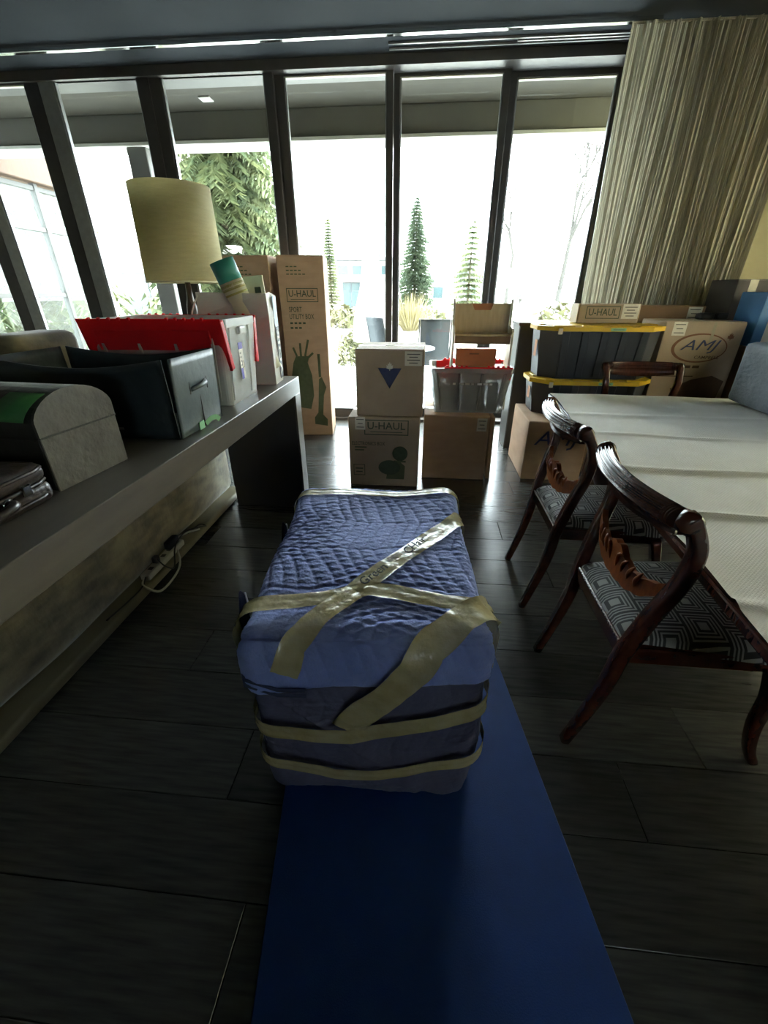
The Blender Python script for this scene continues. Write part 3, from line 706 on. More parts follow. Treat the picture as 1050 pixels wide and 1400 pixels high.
# tote with folding lids: shared builder
def tote(name, label, loc, rz, Lx, Wy, H, taper, body_m, rim_m, ribs=4, group=None):
    t = thing(name, label, 'tote', loc, rz, group)
    V = []; F = []; th = 0.004
    def ring(lx, ly, z, r=0.03, k=4): return [(x,y,z) for x,y in rrect(lx,ly,r,k)]
    rings = [ring(Lx-taper*2,Wy-taper*2,0.0,0.02), ring(Lx-taper*2,Wy-taper*2,0.008,0.025), ring(Lx-taper*0.2,Wy-taper*0.2,H-0.03), ring(Lx,Wy,H-0.03,0.035), ring(Lx,Wy,H,0.035),
             ring(Lx-0.03,Wy-0.03,H,0.03), ring(Lx-0.03-taper*1.9,Wy-0.03-taper*1.9,0.012,0.02)]
    n = len(rings[0])
    for r in rings: V += r
    for k in range(len(rings)-1):
        for i in range(n): F.append((k*n+i,k*n+(i+1)%n,(k+1)*n+(i+1)%n,(k+1)*n+i))
    F.append(tuple(range(n))[::-1]); F.append(tuple((len(rings)-1)*n+i for i in range(n)))
    obj('body', new_mesh('body', V, F), body_m, t)
    # upright ribs on the long sides, leaning with the taper
    for i in range(ribs):
        x = (Lx-0.12)*(i/(ribs-1)-0.5) if ribs > 1 else 0
        for s in (-1,1):
            p = [(x*(1-2*taper/Lx), s*(Wy/2-taper+0.001), 0.02), (x, s*(Wy/2-taper*0.1+0.001), H-0.035)]
            Vr,Fr = sweep(p, [(-0.010,-0.004),(0.010,-0.004),(0.006,0.004),(-0.006,0.004)], (0,s,0)); obj('rib', new_mesh('rib', Vr, Fr), body_m, t)
    return t
def hinge_teeth(parent, m, x0, x1, y, z, groups):
    for a, b, n in groups:
        for i in range(n):
            x = x0+(x1-x0)*(a+(b-a)*i/(n-1)); box('hinge_tooth', m, parent, x-0.006,x+0.006,y-0.006,y+0.006,z-0.004,z+0.010,0.002,1)
wt = tote('storage_tote', 'milky white tote with red folding lids hanging open on the console', (-1.185,2.085,TZ), math.radians(1), 0.63,0.40,0.37,0.025,'milk','milk',4)
def lid_half(parent, Lx, Wf, loc, rot, teeth=True):
    """lid half lying in local XY from y=0 (hinge) to y=Wf, lip downwards"""
    bm = join_bm(box_bm(-Lx/2,Lx/2,0,Wf,0,0.005,0.002,1), box_bm(-Lx/2,Lx/2,Wf-0.012,Wf,-0.028,0.004,0.003,1), box_bm(-Lx/2,-Lx/2+0.012,0.01,Wf,-0.028,0.004,0.003,1), box_bm(Lx/2-0.012,Lx/2,0.01,Wf,-0.028,0.004,0.003,1), box_bm(-Lx/2+0.06,Lx/2-0.06,0.045,Wf-0.045,0.004,0.009,0.003,1))
    f = obj('lid_half', bm, 'red', parent, loc, rot)
    if teeth:
        hinge_teeth(f, 'red', -Lx/2, Lx/2, 0.0, 0.004, ((0.12,0.36,5),(0.62,0.90,5)))
    return f
# halves swung over the rim: hanging nearly vertical outside the tote
lid_half(wt, 0.645, 0.225, (-0.01,-0.214,0.374), (math.radians(-104),0,PI))
lid_half(wt, 0.645, 0.225, (-0.01,0.212,0.372), (math.radians(-98),0,0))
lb = box('product_label', 'paper', wt, 0.3065,0.3075,-0.055,-0.005,0.10,0.265,0,1,rot=(0,0,0))
box('label_band', 'purple', lb, 0.3075,0.3080,-0.055,-0.005,0.235,0.265); box('label_band', 'purple', lb, 0.3075,0.3080,-0.055,-0.028,0.10,0.15)
for k in range(5): box('label_line', 'ink_text', lb, 0.3075,0.3079,-0.045,-0.030,0.215-0.018*k,0.220-0.018*k)
rect_outline(0.022,0.03,0.002,'ink_text',lb,(0.3075,-0.022,0.165),RIGHT)
for s,yy in ((1,0.09),(1,-0.14)):
    Vr,Fr = sweep([(0.290,yy,0.02),(0.314,yy,0.335)], [(-0.016,-0.005),(0.016,-0.005),(0.012,0.006),(-0.012,0.006)], (1,0,0)); obj('end_rib', new_mesh('r',Vr,Fr), 'milk', wt)
box('grip_lug', 'milk', wt, 0.303,0.327,-0.05,0.03,0.30,0.335,0.008,2)

# paper shopping bag with rolled card in it
bgx = thing('shopping_bag', 'white paper shopping bag with black print at the console end', 'bag', (-1.045,2.50,TZ), math.radians(4))
bw, bd, bh = 0.19, 0.085, 0.475
V = []; F = []
rows = [(0.0,1.0,0.0),(0.1,1.0,0.003),(0.25,1.01,-0.004),(0.36,1.0,0.006),(bh,1.0,-0.012)]
for z,k,dz in rows:
    V += [(-bw*k,-bd*k-dz,z),(bw*k,-bd*k+dz,z*(1 if z<bh else 0.985)),(bw*k+dz,0-dz*2,z),(bw*k,bd*k-dz,z*(1 if z<bh else 0.96)),(-bw*k,bd*k+dz,z),(-bw*k-dz,0,z)]
n = 6
for k in range(len(rows)-1):
    for i in range(n): F.append((k*n+i,k*n+(i+1)%n,(k+1)*n+(i+1)%n,(k+1)*n+i))
F.append(tuple(range(n))[::-1])
o = obj('body', new_mesh('bagbody', V, F), 'bag', bgx); o.modifiers.new('s','SOLIDIFY').thickness = 0.003
box('side_print', 'bagblue', bgx, bw+0.005,bw+0.0062,0.005,0.078,0.30,0.455)
box('side_print', 'bagprint', bgx, bw+0.005,bw+0.0062,0.018,0.078,0.02,0.30)
text('VOIE', 0.25, 0.050, 'paper', bgx, (bw+0.0063,0.047,0.16), (PI/2,-PI/2,PI/2), name='bag_lettering')
tube('cord_handle', 'paper', bgx, [tuple(v) for v in spline([(-0.17,-0.10,0.46),(-0.20,-0.115,0.40),(-0.215,-0.11,0.36),(-0.20,-0.10,0.34)],10)], 0.004, 6)
rl = thing('card_tube', 'teal and cream striped card tube sticking out of the shopping bag', 'tube', (-0.895,2.50,TZ+0.075), 0)
rl.rotation_euler = (math.radians(6), math.radians(-18), 0)
for nm, m, z0_, z1_ in (('tube_body','cream',0.0,0.44),('stripe','olive_stripe',0.41,0.42),('stripe','olive_stripe',0.435,0.447),('stripe','cream',0.44,0.475),('stripe','olive_stripe',0.452,0.464),('teal_end','teal',0.475,0.575)):
    r = 0.062 if nm == 'tube_body' else 0.0632
    lathe(nm, m, rl, [(r-0.004,z0_),(r,z0_),(r,z1_),(r-0.004,z1_),(r-0.004,z0_)], 28, close=False)
bk = thing('cream_booklet', 'pale card folder standing in the shopping bag behind the tube', 'folder', (-0.925,2.568,TZ+0.01))
box('cover', 'cream', bk, -0.055,0.055,-0.004,0.004,0,0.545,0.001,1,rot=(0,math.radians(-4),0))
box('print_patch', 'ink_green', bk, 0.0,0.035,-0.0048,-0.004,0.46,0.49,rot=(0,math.radians(-4),0))

# table lamp behind the tote
sd = thing('side_table', 'small dark side table at the end of the sofa under the lamp', 'table', (-1.60,3.06,0))
box('top','dark_wood',sd,-0.22,0.22,-0.20,0.20,0.57,0.60,0.004,1)
for x in (-0.18,0.18):
    for y in (-0.16,0.16): box('leg','dark_wood',sd,x-0.02,x+0.02,y-0.02,y+0.02,0,0.57,0.003,1)
lp = thing('table_lamp', 'table lamp with tall oatmeal linen drum shade behind the red-lidded tote', 'lamp', (-1.585,3.03,0.601))
lathe('base', 'dark_wood', lp, [(0.04,0),(0.09,0.004),(0.09,0.025),(0.04,0.06),(0.032,0.15),(0.046,0.32),(0.048,0.55),(0.034,0.66),(0.022,0.72),(0.012,0.90)], 24)
lathe('shade', 'shade', lp, [(0.240,0.815),(0.244,0.815),(0.232,1.325),(0.228,1.325),(0.240,0.815)], 56, close=False)
lathe('shade_rim', 'cream', lp, [(0.241,0.812),(0.2455,0.812),(0.2455,0.822),(0.241,0.822)], 56, close=False)
for k in range(3):
    a = k*2*PI/3; tube('shade_spoke', 'steel', lp, [(0,0,0.90),(0.235*math.cos(a),0.235*math.sin(a),0.95)], 0.003, 5)

# power strip, plugs and cables on the sofa plinth
ps = thing('power_strip', 'white power strip with plugged-in cables lying on the sofa plinth', 'power strip', (-1.372,1.62,0.0515), math.radians(1))
box('case', 'cord_white', ps, -0.025,0.025,0,0.36,0,0.035,0.008,3,True)
for k in range(5): box('socket', 'cord_black', ps, -0.012,0.012,0.05+0.06*k,0.075+0.06*k,0.035,0.037,0.001,1)
box('plug', 'cord_black', ps, -0.02,0.02,0.23,0.33,0.037,0.085,0.01,2,True)
box('plug', 'cord_black', ps, -0.015,0.015,0.10,0.135,0.037,0.075,0.008,2,True)
tube('cable', 'cord_white', ps, [tuple(v) for v in spline([(0.0,0.0,0.018),(0.02,-0.05,0.012),(0.075,-0.02,-0.043),(0.085,0.10,-0.044),(0.06,0.22,-0.03),(0.0,0.32,0.045),(0.02,0.40,0.05),(0.04,0.47,0.03),(0.035,0.52,0.01)],48)], 0.006, 6)
tube('cable', 'cord_black', ps, [tuple(v) for v in spline([(0.0,0.12,0.07),(0.05,0.10,0.03),(0.06,0.16,-0.02),(0.03,0.26,0.05),(0.02,0.40,0.06),(0.05,0.52,0.03),(0.05,0.58,-0.0),(0.02,0.56,0.02),(0.0,0.45,0.02)],48)], 0.004, 6)
tube('cable', 'cord_black', ps, [tuple(v) for v in spline([(0.0,0.02,0.03),(0.02,-0.06,0.01),(0.015,-0.16,0.006),(0.0,-0.30,0.008)],24)], 0.004, 6)

# ================================================================== BLUE MAT AND BLANKET-WRAPPED CHAIR
mt = thing('floor_mat', 'long blue foam mat lying under the wrapped bundle', 'mat', (0.02,0.9,0.0), math.radians(8.5))
box('foam_sheet', 'mat_blue', mt, -0.415,0.385,-0.95,0.75,0.0005,0.007,0.002,1)
BW, BD, BH, BR = 0.64, 0.90, 0.615, 0.055
wr = thing('wrapped_bundle', 'bundle wrapped in a quilted blue moving blanket and strapped with tan tape', 'bundle', (-0.112,0.735,0.0075), math.radians(4.4))
def wrap_shape(p):
    """box -> rounded box in local coords (x centred, y from 0 to BD, z from 0 to BH); returns base point, normal"""
    r = BR
    q = np.stack([np.clip(p[:,0],-BW/2+r,BW/2-r), np.clip(p[:,1],r,BD-r), np.clip(p[:,2],0.02,BH-r)],1)
    d = p-q; n = d/np.maximum(np.linalg.norm(d,axis=1,keepdims=True),1e-9)
    b = q+n*r
    # sag of the top, belly of the sides, slightly narrower foot
    zf = b[:,2]/BH
    b[:,2] -= np.where(p[:,2]>BH-1e-6, 0.0, 0.0)+0.012*(np.cos(PI*b[:,0]/BW)*0)
    b[:,0] *= 0.965+0.045*zf
    b[:,1] += (1-zf)*0.012*np.cos(PI*np.clip(b[:,1]/BD,0,1))
    lum = 0.006*np.sin(b[:,0]*9+b[:,1]*4+1)+0.005*np.sin(b[:,1]*11+b[:,2]*7)+0.004*np.sin(b[:,0]*17-b[:,1]*6+b[:,2]*13)
    return b+n*lum[:,None], n
def build_wrap():
    st = 0.0042; V = []; F = []; base = 0; fid = []
    def grid(o, du, dv, nu, nv, flip, face):
        nonlocal base
        u, v = np.meshgrid(np.linspace(0,1,nu+1), np.linspace(0,1,nv+1), indexing='ij')
        P = np.array(o)[None]+u.reshape(-1,1)*np.array(du)[None]+v.reshape(-1,1)*np.array(dv)[None]
        V.append(P); fid.append(np.full(len(P),face))
        i, j = np.meshgrid(np.arange(nu), np.arange(nv), indexing='ij'); a = base+i*(nv+1)+j
        q = np.stack([a, a+(nv+1), a+(nv+1)+1, a+1],-1).reshape(-1,4)
        F.append(q[:,::-1] if flip else q); base += len(P)
    nx, ny, nz = int(BW/st), int(BD/st), int(BH/st)
    grid((-BW/2,0,BH),(BW,0,0),(0,BD,0),nx,ny,False,0)
    grid((-BW/2,0,0),(BW,0,0),(0,0,BH),nx,nz,False,1)
    grid((-BW/2,BD,0),(BW,0,0),(0,0,BH),nx//2,nz//2,True,2)
    grid((-BW/2,0,0),(0,BD,0),(0,0,BH),ny,nz,True,3)
    grid((BW/2,0,0),(0,BD,0),(0,0,BH),ny,nz,False,4)
    P = np.concatenate(V); Fc = np.concatenate(F); fi = np.concatenate(fid)
    b, n = wrap_shape(P)
    # quilting coordinates: unfold the box: s runs across, t runs from the back of the top down the front
    s = np.where(fi==3, -BW/2-(BH-P[:,2]), np.where(fi==4, BW/2+(BH-P[:,2]), P[:,0]))
    t = np.where(fi==1, -(BH-P[:,2]), np.where(fi==2, BD+(BH-P[:,2]), P[:,1]))
    per, amp, spc = 0.40, 0.036, 0.046
    wob = 0.006*np.sin(t*23+s*7)+0.005*np.sin(s*31+t*5)
    tri = np.abs(((t+wob)/per)%1.0-0.5)*4-1
    ph = (s+amp*tri+wob)/spc; fr = np.abs(ph%1.0-0.5)*2          # 0 at seam .. 1
    fr = 1-fr
    puff = np.clip(np.sin(PI*np.clip(ph%1.0,0,1)),0,1)**0.30
    edge = np.abs(((t+wob)/(per/2))%1.0-0.5)*2; edge = 1-edge
    crease = np.exp(-((0.5-np.abs((((t+wob)/(per/2))%1.0)-0.5))*per/2/0.005)**2)
    q = 0.0050*puff-0.0025*crease
    # fine wrinkles across the channels
    rnd = RNG.uniform(0,6.28,8)
    wr_ = np.zeros(len(P))
    for k in range(6):
        fx, fy = (40+30*k)*(1 if k%2 else -1), 190+70*k
        wr_ += np.sin(s*fx+t*fy+rnd[k]+2.5*np.sin(s*13+rnd[k]))/(1+0.4*k)
    msk = np.clip(np.sin(s*9+1.0)*np.sin(t*8+0.5)+0.25,0,1)
    top = np.exp(-np.clip(-t,0,None)/0.06)*np.where((fi==0)|(fi==1),1,0.6)
    disp = q*(0.35+0.65*np.where(fi==0,1,np.where((fi==1),np.clip(1-(-t-0.10)/0.04,0.12,1),0.25)))+0.0011*wr_*(0.45+msk)*np.where(fi==0,1,0.45)
    # front: the top hem overlaps the layer below; diagonal folds lower down
    z = P[:,2]; x = P[:,0]
    hem = 0.468+0.02*np.sin(x*5+0.6)-0.03*np.clip(x,0,1)
    fr_m = (fi==1)
    disp += np.where(fr_m, 0.016/(1+np.exp(-(z-hem)/0.004)), np.where(fi==0, 0.016*np.clip(1-P[:,1]/0.12,0,1), np.where((fi==3)|(fi==4), 0.016*np.clip(1-P[:,1]/0.05,0,1)/(1+np.exp(-(z-0.48)/0.006)), 0)))
    def fold(c, slope, h, w, lo, hi):
        dd = (z-(c+slope*x)); m_ = 1/(1+np.exp(-(x-lo)/0.012))*1/(1+np.exp((x-hi)/0.012))
        return h*m_/(1+np.exp(-dd/w))*np.exp(-np.clip(dd,0,None)/0.12)
    disp += np.where(fr_m, fold(0.20,-0.95,0.022,0.0025,-0.30,0.02)+fold(0.11,-0.75,0.018,0.0025,-0.05,0.14)+fold(0.12,-0.55,0.020,0.0025,0.10,0.30), 0)
    b2 = b+n*disp[:,None]
    b2[:,2] = np.maximum(b2[:,2], 0.0)
    me = bpy.data.meshes.new('blanket'); me.vertices.add(len(b2)); me.vertices.foreach_set('co', b2.astype(np.float32).ravel())
    nf = len(Fc); me.loops.add(nf*4); me.loops.foreach_set('vertex_index', Fc.astype(np.int32).ravel())
    me.polygons.add(nf); me.polygons.foreach_set('loop_start', np.arange(0,nf*4,4,dtype=np.int32)); me.polygons.foreach_set('loop_total', np.full(nf,4,dtype=np.int32))
    me.update(calc_edges=True); me.validate()
    bm = bmesh.new(); bm.from_mesh(me); bmesh.ops.remove_doubles(bm, verts=bm.verts[:], dist=0.0006)
    for f in bm.faces:
        f.smooth = True; c = f.calc_center_median()
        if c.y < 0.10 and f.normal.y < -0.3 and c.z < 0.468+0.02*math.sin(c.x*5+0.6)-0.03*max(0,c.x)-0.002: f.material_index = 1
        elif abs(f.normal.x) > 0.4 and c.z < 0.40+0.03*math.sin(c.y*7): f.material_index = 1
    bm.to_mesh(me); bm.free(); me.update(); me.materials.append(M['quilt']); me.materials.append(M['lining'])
    return me
obj('blanket', build_wrap(), 'quilt', wr)
def strap(name, path, width, off=0.017, n=90, m='tape_tan', seed=0):
    """tape following the bundle: path = points on the plain box surface"""
    rg = random.Random(seed); P = [Vector(p) for p in path]; pts = []
    lens = [(P[i+1]-P[i]).length for i in range(len(P)-1)]; tot = sum(lens)
    for k in range(n+1):
        d = tot*k/n; i = 0
        while i < len(lens)-1 and d > lens[i]: d -= lens[i]; i += 1
        pts.append(P[i].lerp(P[i+1], min(1,d/lens[i])))
    A = np.array([tuple(p) for p in pts]); b, nrm = wrap_shape(A)
    T = np.gradient(b,axis=0); T /= np.linalg.norm(T,axis=1,keepdims=True)
    S = np.cross(nrm,T); S /= np.maximum(np.linalg.norm(S,axis=1,keepdims=True),1e-9)
    V = []; F = []; m_ = 6
    frn = np.clip((-nrm[:,1]-0.2)/0.4,0,1); hi = np.clip((b[:,2]-0.41)/0.05,0,1); near = np.clip((0.16-b[:,1])/0.06,0,1)
    base = 0.006+0.017*frn*(1-hi)+hi*(0.007+0.020*np.maximum(frn,near))+(off-0.017)*0.5
    kk = np.ones(11)/11; base = np.convolve(np.pad(base,5,mode='edge'), kk, mode='valid')
    for i in range(n+1):
        wv = width*(1+0.05*math.sin(i*0.21+seed))
        for j in range(m_+1):
            g = j/m_-0.5; V.append(b[i]+S[i]*g*wv+nrm[i]*(base[i]+0.0012*math.sin(j*2.1+i*0.22+seed)+0.0006*math.sin(i*0.9+seed*3)))
    for i in range(n):
        for j in range(m_): a = i*(m_+1)+j; F.append((a,a+1,a+m_+2,a+m_+1))
    return obj(name, new_mesh(name, V, F, True), m, wr)
hw = BW/2
strap('tape_band', [(-hw,BD-0.09,0.25),(-hw,BD-0.09,BH),(hw,BD-0.07,BH),(hw,BD-0.07,0.25)], 0.05, 0.010, seed=1)
strap('tape_band', [(hw,BD-0.22,0.50),(hw,BD-0.26,BH),(-0.165,0,BH),(-0.20,0,0.525)], 0.066, 0.016, seed=2)
strap('tape_band', [(-hw,0.10,0.40),(-hw,0.095,BH),(0,0.175,BH),(hw,0.115,BH),(hw,0.10,0.45)], 0.058, 0.020, seed=3)
strap('tape_band', [(hw,0.17,0.52),(hw,0.125,BH),(0.16,0,BH),(-0.06,0,0.33)], 0.085, 0.024, seed=4)
strap('tape_band', [(-hw,0.35,0.34),(-hw,0,0.30),(-0.05,0,0.30),(hw,0,0.40),(hw,0.4,0.42)], 0.055, 0.020, seed=5)
strap('tape_band', [(-hw,0.35,0.22),(-hw,0,0.16),(-0.10,0,0.125),(0.1,0,0.14),(hw,0,0.20),(hw,0.4,0.26)], 0.045, 0.020, seed=6)
# felt-pen lettering on the diagonal tape
dx, dy = (hw+0.165), (BD-0.26); ang = math.atan2(dy, dx)
def on_diag(f): return (-0.165+dx*f, dy*f)
for body_, f, w_, h_ in (('Green',0.36,0.105,0.032),('CHair',0.62,0.105,0.034)):
    px_, py_ = on_diag(f); p = np.array([[px_,py_,BH]]); bb2, _n = wrap_shape(p)
    text(body_, w_, h_, 'ink_black', wr, (px_,py_,float(bb2[0,2])+0.0225), (0,0,ang), shear=0.25, name='felt_pen_lettering')
# loose torn corners of the blanket on the left
for (y_, z_, h_, w_) in ((0.135,0.50,0.125,0.055),(0.62,0.50,0.07,0.05)):
    V = []; F = []; n = 8
    for i in range(n+1):
        f = i/n
        for j in range(5):
            g = j/4; V.append((-hw-0.012-0.012*math.sin(f*3+g*2)-0.020*f, y_+w_*(g-0.4)*(1-0.8*f)+0.03*f, z_-0.16+(h_+0.16)*f+0.01*math.sin(g*6)))
    for i in range(n):
        for j in range(4): a = i*5+j; F.append((a,a+1,a+6,a+5))
    o = obj('blanket_corner', new_mesh('corner', V, F, True), 'rag', wr); o.modifiers.new('s','SOLIDIFY').thickness = 0.006
    tube('torn_edge', 'stitch', o, [V[i*5+4] for i in range(3,n+1)], 0.003, 5)
for k in range(2):
    z_ = 0.478-0.020*k
    tube('hem_stitching', 'stitch' if k == 9 else 'rag', wr, [(-hw-0.012,0.05,z_+0.05),(-hw+0.02,-0.022,z_+0.03),(-hw+0.10,-0.028,z_+0.003),(-hw+0.17,-0.026,z_)], 0.005, 6)

# ================================================================== DINING TABLE AND CHAIRS
TBZ = 0.75
tb = thing('dining_table', 'large mahogany dining table under the white cloth', 'table', (1.53,1.6,0), math.radians(-4))
box('top', 'mahogany', tb, -0.775,0.82,-1.45,1.375,0.715,TBZ-0.004,0.006,2)
box('apron', 'mahogany', tb, -0.60,0.66,-1.25,1.18,0.63,0.715,0.004,1)
for x in (-0.50,0.56):
    for y in (-1.15,0.74):
        lathe('leg', 'dark_wood', tb, [(0.03,0),(0.045,0.03),(0.03,0.10),(0.035,0.14),(0.055,0.20),(0.05,0.28),(0.05,0.34),(0.085,0.42),(0.10,0.50),(0.085,0.58),(0.055,0.62),(0.055,0.64)], 24, (x,y,0))
# cloth lying flat with fold ridges
V = []; F = []; nx, ny = 90, 200; x0,x1,y0,y1 = -0.768,0.80,-1.44,1.368
for i in range(nx+1):
    for j in range(ny+1):
        x = x0+(x1-x0)*i/nx; y = y0+(y1-y0)*j/ny; z = 0.0035
        for yc,h,w in ((0.42,0.008,0.014),(-0.02,0.014,0.020),(-0.43,0.012,0.014),(0.80,0.006,0.03),(-0.85,0.008,0.014)):
            z += h*math.exp(-((y-yc-0.02*math.sin(x*2.0+yc*9))/w)**2)
        z += 0.0012*(math.sin(x*14+y*6)+math.sin(x*5-y*17))+0.0012
        ex = x + (0.008*math.sin(y*7) if i == 0 else 0); V.append((ex, y, z))
n0 = len(V)
for i in range(nx):
    for j in range(ny): a = i*(ny+1)+j; F.append((a,a+ny+1,a+ny+2,a+1))
cl = thing('tablecloth', 'white damask tablecloth with fold creases spread on the dining table', 'tablecloth', (1.53,1.6,TBZ-0.004), math.radians(-4))
o = obj('cloth_sheet', new_mesh('cloth', V, F, True), 'cloth', cl)
gb = thing('wrapped_case', 'case wrapped in a wrinkled blue-grey packing blanket on the dining table', 'case', (1.83,2.00,TBZ+0.014), math.radians(-4))
obj('blanket', lumpy_panel(0.0,0.40,0.0,0.86,0.0,0.335,0.003,4,12,30,14,0.025), 'blanket_grey', gb)
box('paper_sheet', 'paper', gb, 0.06,0.30,0.35,0.62,0.3425,0.3445,rot=(0,0,0.0))

def make_chair():
    t = thing('dining_chair', '', 'chair')
    # side profile (x,z) of stile + rear leg
    prof = spline([(-0.055,0,0.0),(-0.02,0,0.13),(0.015,0,0.28),(0.035,0,0.44),(0.062,0,0.58),(0.092,0,0.70),(0.092,0,0.80),(0.055,0,0.88),(0.04,0,0.90)], 40)
    sec = rrect(0.040,0.046,0.010,3)
    for s in (-1,1):
        path = [(p.x, s*(0.205+0.055*max(0,(p.z-0.40))/0.5), p.z) for p in prof]
        sc = [0.72+0.28*min(1,p.z/0.35) if p.z < 0.5 else 1.0-0.12*(p.z-0.5)/0.4 for p in prof]
        V,F = sweep(path, sec, (0,1,0), sc); obj('back_leg', new_mesh('back_leg', V, F, True), 'mahogany', t)
        fp_ = spline([(0.44,0,0.42),(0.47,0,0.30),(0.475,0,0.18),(0.50,0,0.07),(0.535,0,0.0)], 20)
        V,F = sweep([(p.x, s*0.225, p.z) for p in fp_], rrect(0.042,0.046,0.010,3), (0,1,0), [1-0.35*(1-p.z/0.42) for p in fp_]); obj('front_leg', new_mesh('front_leg', V, F, True), 'mahogany', t)
        box('side_rail', 'mahogany', t, 0.03,0.46,s*0.212-0.014,s*0.212+0.014,0.395,0.450,0.004,1)
    box('front_rail', 'mahogany', t, 0.43,0.465,-0.21,0.21,0.395,0.450,0.004,1)
    box('rear_rail', 'mahogany', t, 0.02,0.055,-0.19,0.19,0.395,0.450,0.004,1)
    # upholstered seat: domed pad, wider at the front
    V = []; F = []; n = 36
    for i in range(n+1):
        for j in range(n+1):
            u, v = i/n, j/n; e = (1-(2*u-1)**8)*(1-(2*v-1)**8); e = max(0,e)**0.5
            x = 0.022+0.458*u; hwid = 0.200+0.045*u; y = (2*v-1)*hwid; V.append((x, y, 0.437+0.052*e+0.012*(1-(2*u-1)**2)*(1-(2*v-1)**2)))
    for i in range(n):
        for j in range(n): a = i*(n+1)+j; F.append((a,a+n+1,a+n+2,a+1))
    st = obj('seat', new_mesh('seat', V, F, True), 'seat', t)
    nm_ = bpy.data.meshes.new('nail'); b = bmesh.new(); bmesh.ops.create_uvsphere(b, u_segments=8, v_segments=5, radius=0.0045)
    b.to_mesh(nm_); b.free(); nm_.materials.append(M['steel'])
    for k in range(26): obj('upholstery_nail', nm_, None, st, (0.0215,-0.185+0.37*k/25,0.444))
    # reeded crest roll, concave in plan, with ribbed collars and smooth ends
    def cx(y): return -0.012+0.052*(abs(y)/0.26)**2
    cz = 0.885; nS = 40
    reed = []
    for i in range(112):
        a = 2*PI*i/112; r = 0.0255+(0.0034*math.cos(a*14) if math.sin(a) > -0.5 else 0); reed.append((r*math.cos(a), r*math.sin(a)))
    ys = [-0.215+0.43*i/nS for i in range(nS+1)]
    V,F = sweep([(cx(y),y,cz) for y in ys], reed, (0,0,1)); cr = obj('crest_rail', new_mesh('crest', V, F, True), 'mahogany', t)
    for s in (-1,1):
        for k in range(4):
            y = s*(0.214+0.0075*k); V,F = sweep([(cx(y),y-0.0034,cz),(cx(y),y,cz),(cx(y),y+0.0034,cz)], circ(0.0285,20), (0,0,1), [0.92,1,0.92]); obj('collar_ring', new_mesh('ring', V, F, True), 'mahogany', cr)
        y0_, y1_ = s*0.242, s*0.272
        V,F = sweep([(cx(y0_),y0_,cz),(cx(y1_)*0.98,(y0_+y1_)/2,cz-0.001),(cx(y1_),y1_,cz-0.004),(cx(y1_),y1_+s*0.006,cz-0.004)], circ(0.029,20), (0,0,1), [0.98,1.02,0.95,0.55]); obj('scroll_end', new_mesh('end', V, F, True), 'mahogany', cr)
    # tablet under the roll
    V = []; F = []; nn = 30
    for i in range(nn+1):
        y = -0.225+0.45*i/nn; d = 0.070-0.018*(abs(y)/0.225)**2
        for x_, z_ in ((cx(y)+0.006,cz-0.01),(cx(y)+0.016,cz-d),(cx(y)+0.034,cz-d),(cx(y)+0.022,cz-0.01)): V.append((x_,y,z_))
    for i in range(nn):
        for k in range(4): a = i*4+k; b_ = i*4+(k+1)%4; F.append((a,b_,b_+4,a+4))
    F += [(0,1,2,3),(nn*4+3,nn*4+2,nn*4+1,nn*4)]
    obj('crest_tablet', new_mesh('tablet', V, F, True), 'mahogany', t)
    # carved lower back rail with scalloped leaf edges
    V = []; F = []; nn = 64
    for i in range(nn+1):
        y = -0.215+0.43*i/nn; a = abs(y)/0.215
        topz = 0.625+0.045*math.exp(-(a/0.28)**2)+0.05*a**3+0.010*abs(math.sin(a*14))*(1-a*0.6)
        botz = 0.565+0.030*a**2+0.05*a**4-0.006*abs(math.sin(a*11))
        xc = 0.030+0.030*(a**2)+0.005
        for x_, z_ in ((xc,topz),(xc,botz),(xc+0.020,botz),(xc+0.020,topz)): V.append((x_,y,z_))
    for i in range(nn):
        for k in range(4): a_ = i*4+k; b_ = i*4+(k+1)%4; F.append((a_,b_,b_+4,a_+4))
    F += [(0,1,2,3),(nn*4+3,nn*4+2,nn*4+1,nn*4)]
    cv = obj('carved_rail', new_mesh('carved', V, F), 'mahogany_lit', t)
    for s in (-1,1):
        for k in range(4):
            y = s*(0.035+0.034*k); a = abs(y)/0.215
            V,F = sweep(spline([(0.037+0.03*a*a,y-s*0.014,0.60),(0.030+0.03*a*a,y,0.632+0.02*math.exp(-(a/0.3)**2)),(0.036+0.03*a*a,y+s*0.012,0.650+0.02*a)],8), circ(0.007,7), (0,0,1), [0.5,0.7,0.9,1,1,0.95,0.8,0.6,0.3]); obj('carved_leaf', new_mesh('leaf', V, F, True), 'mahogany_lit', cv)
    return t
chair = make_chair()
chair.location = (0.585,1.175,0); chair['label'] = 'mahogany dining chair at the table edge, alongside the taped bundle'; chair['group'] = 'dining chairs'
c2 = copy_tree(chair); c2.location = (0.575,1.87,0); c2['label'] = 'mahogany dining chair at the table edge, nearer the stacked boxes'
c3 = copy_tree(chair); c3.location = (1.56,3.37,0); c3.rotation_euler = (0,0,-PI/2); c3['label'] = 'mahogany dining chair at the table end, in front of the yellow-lidded totes'

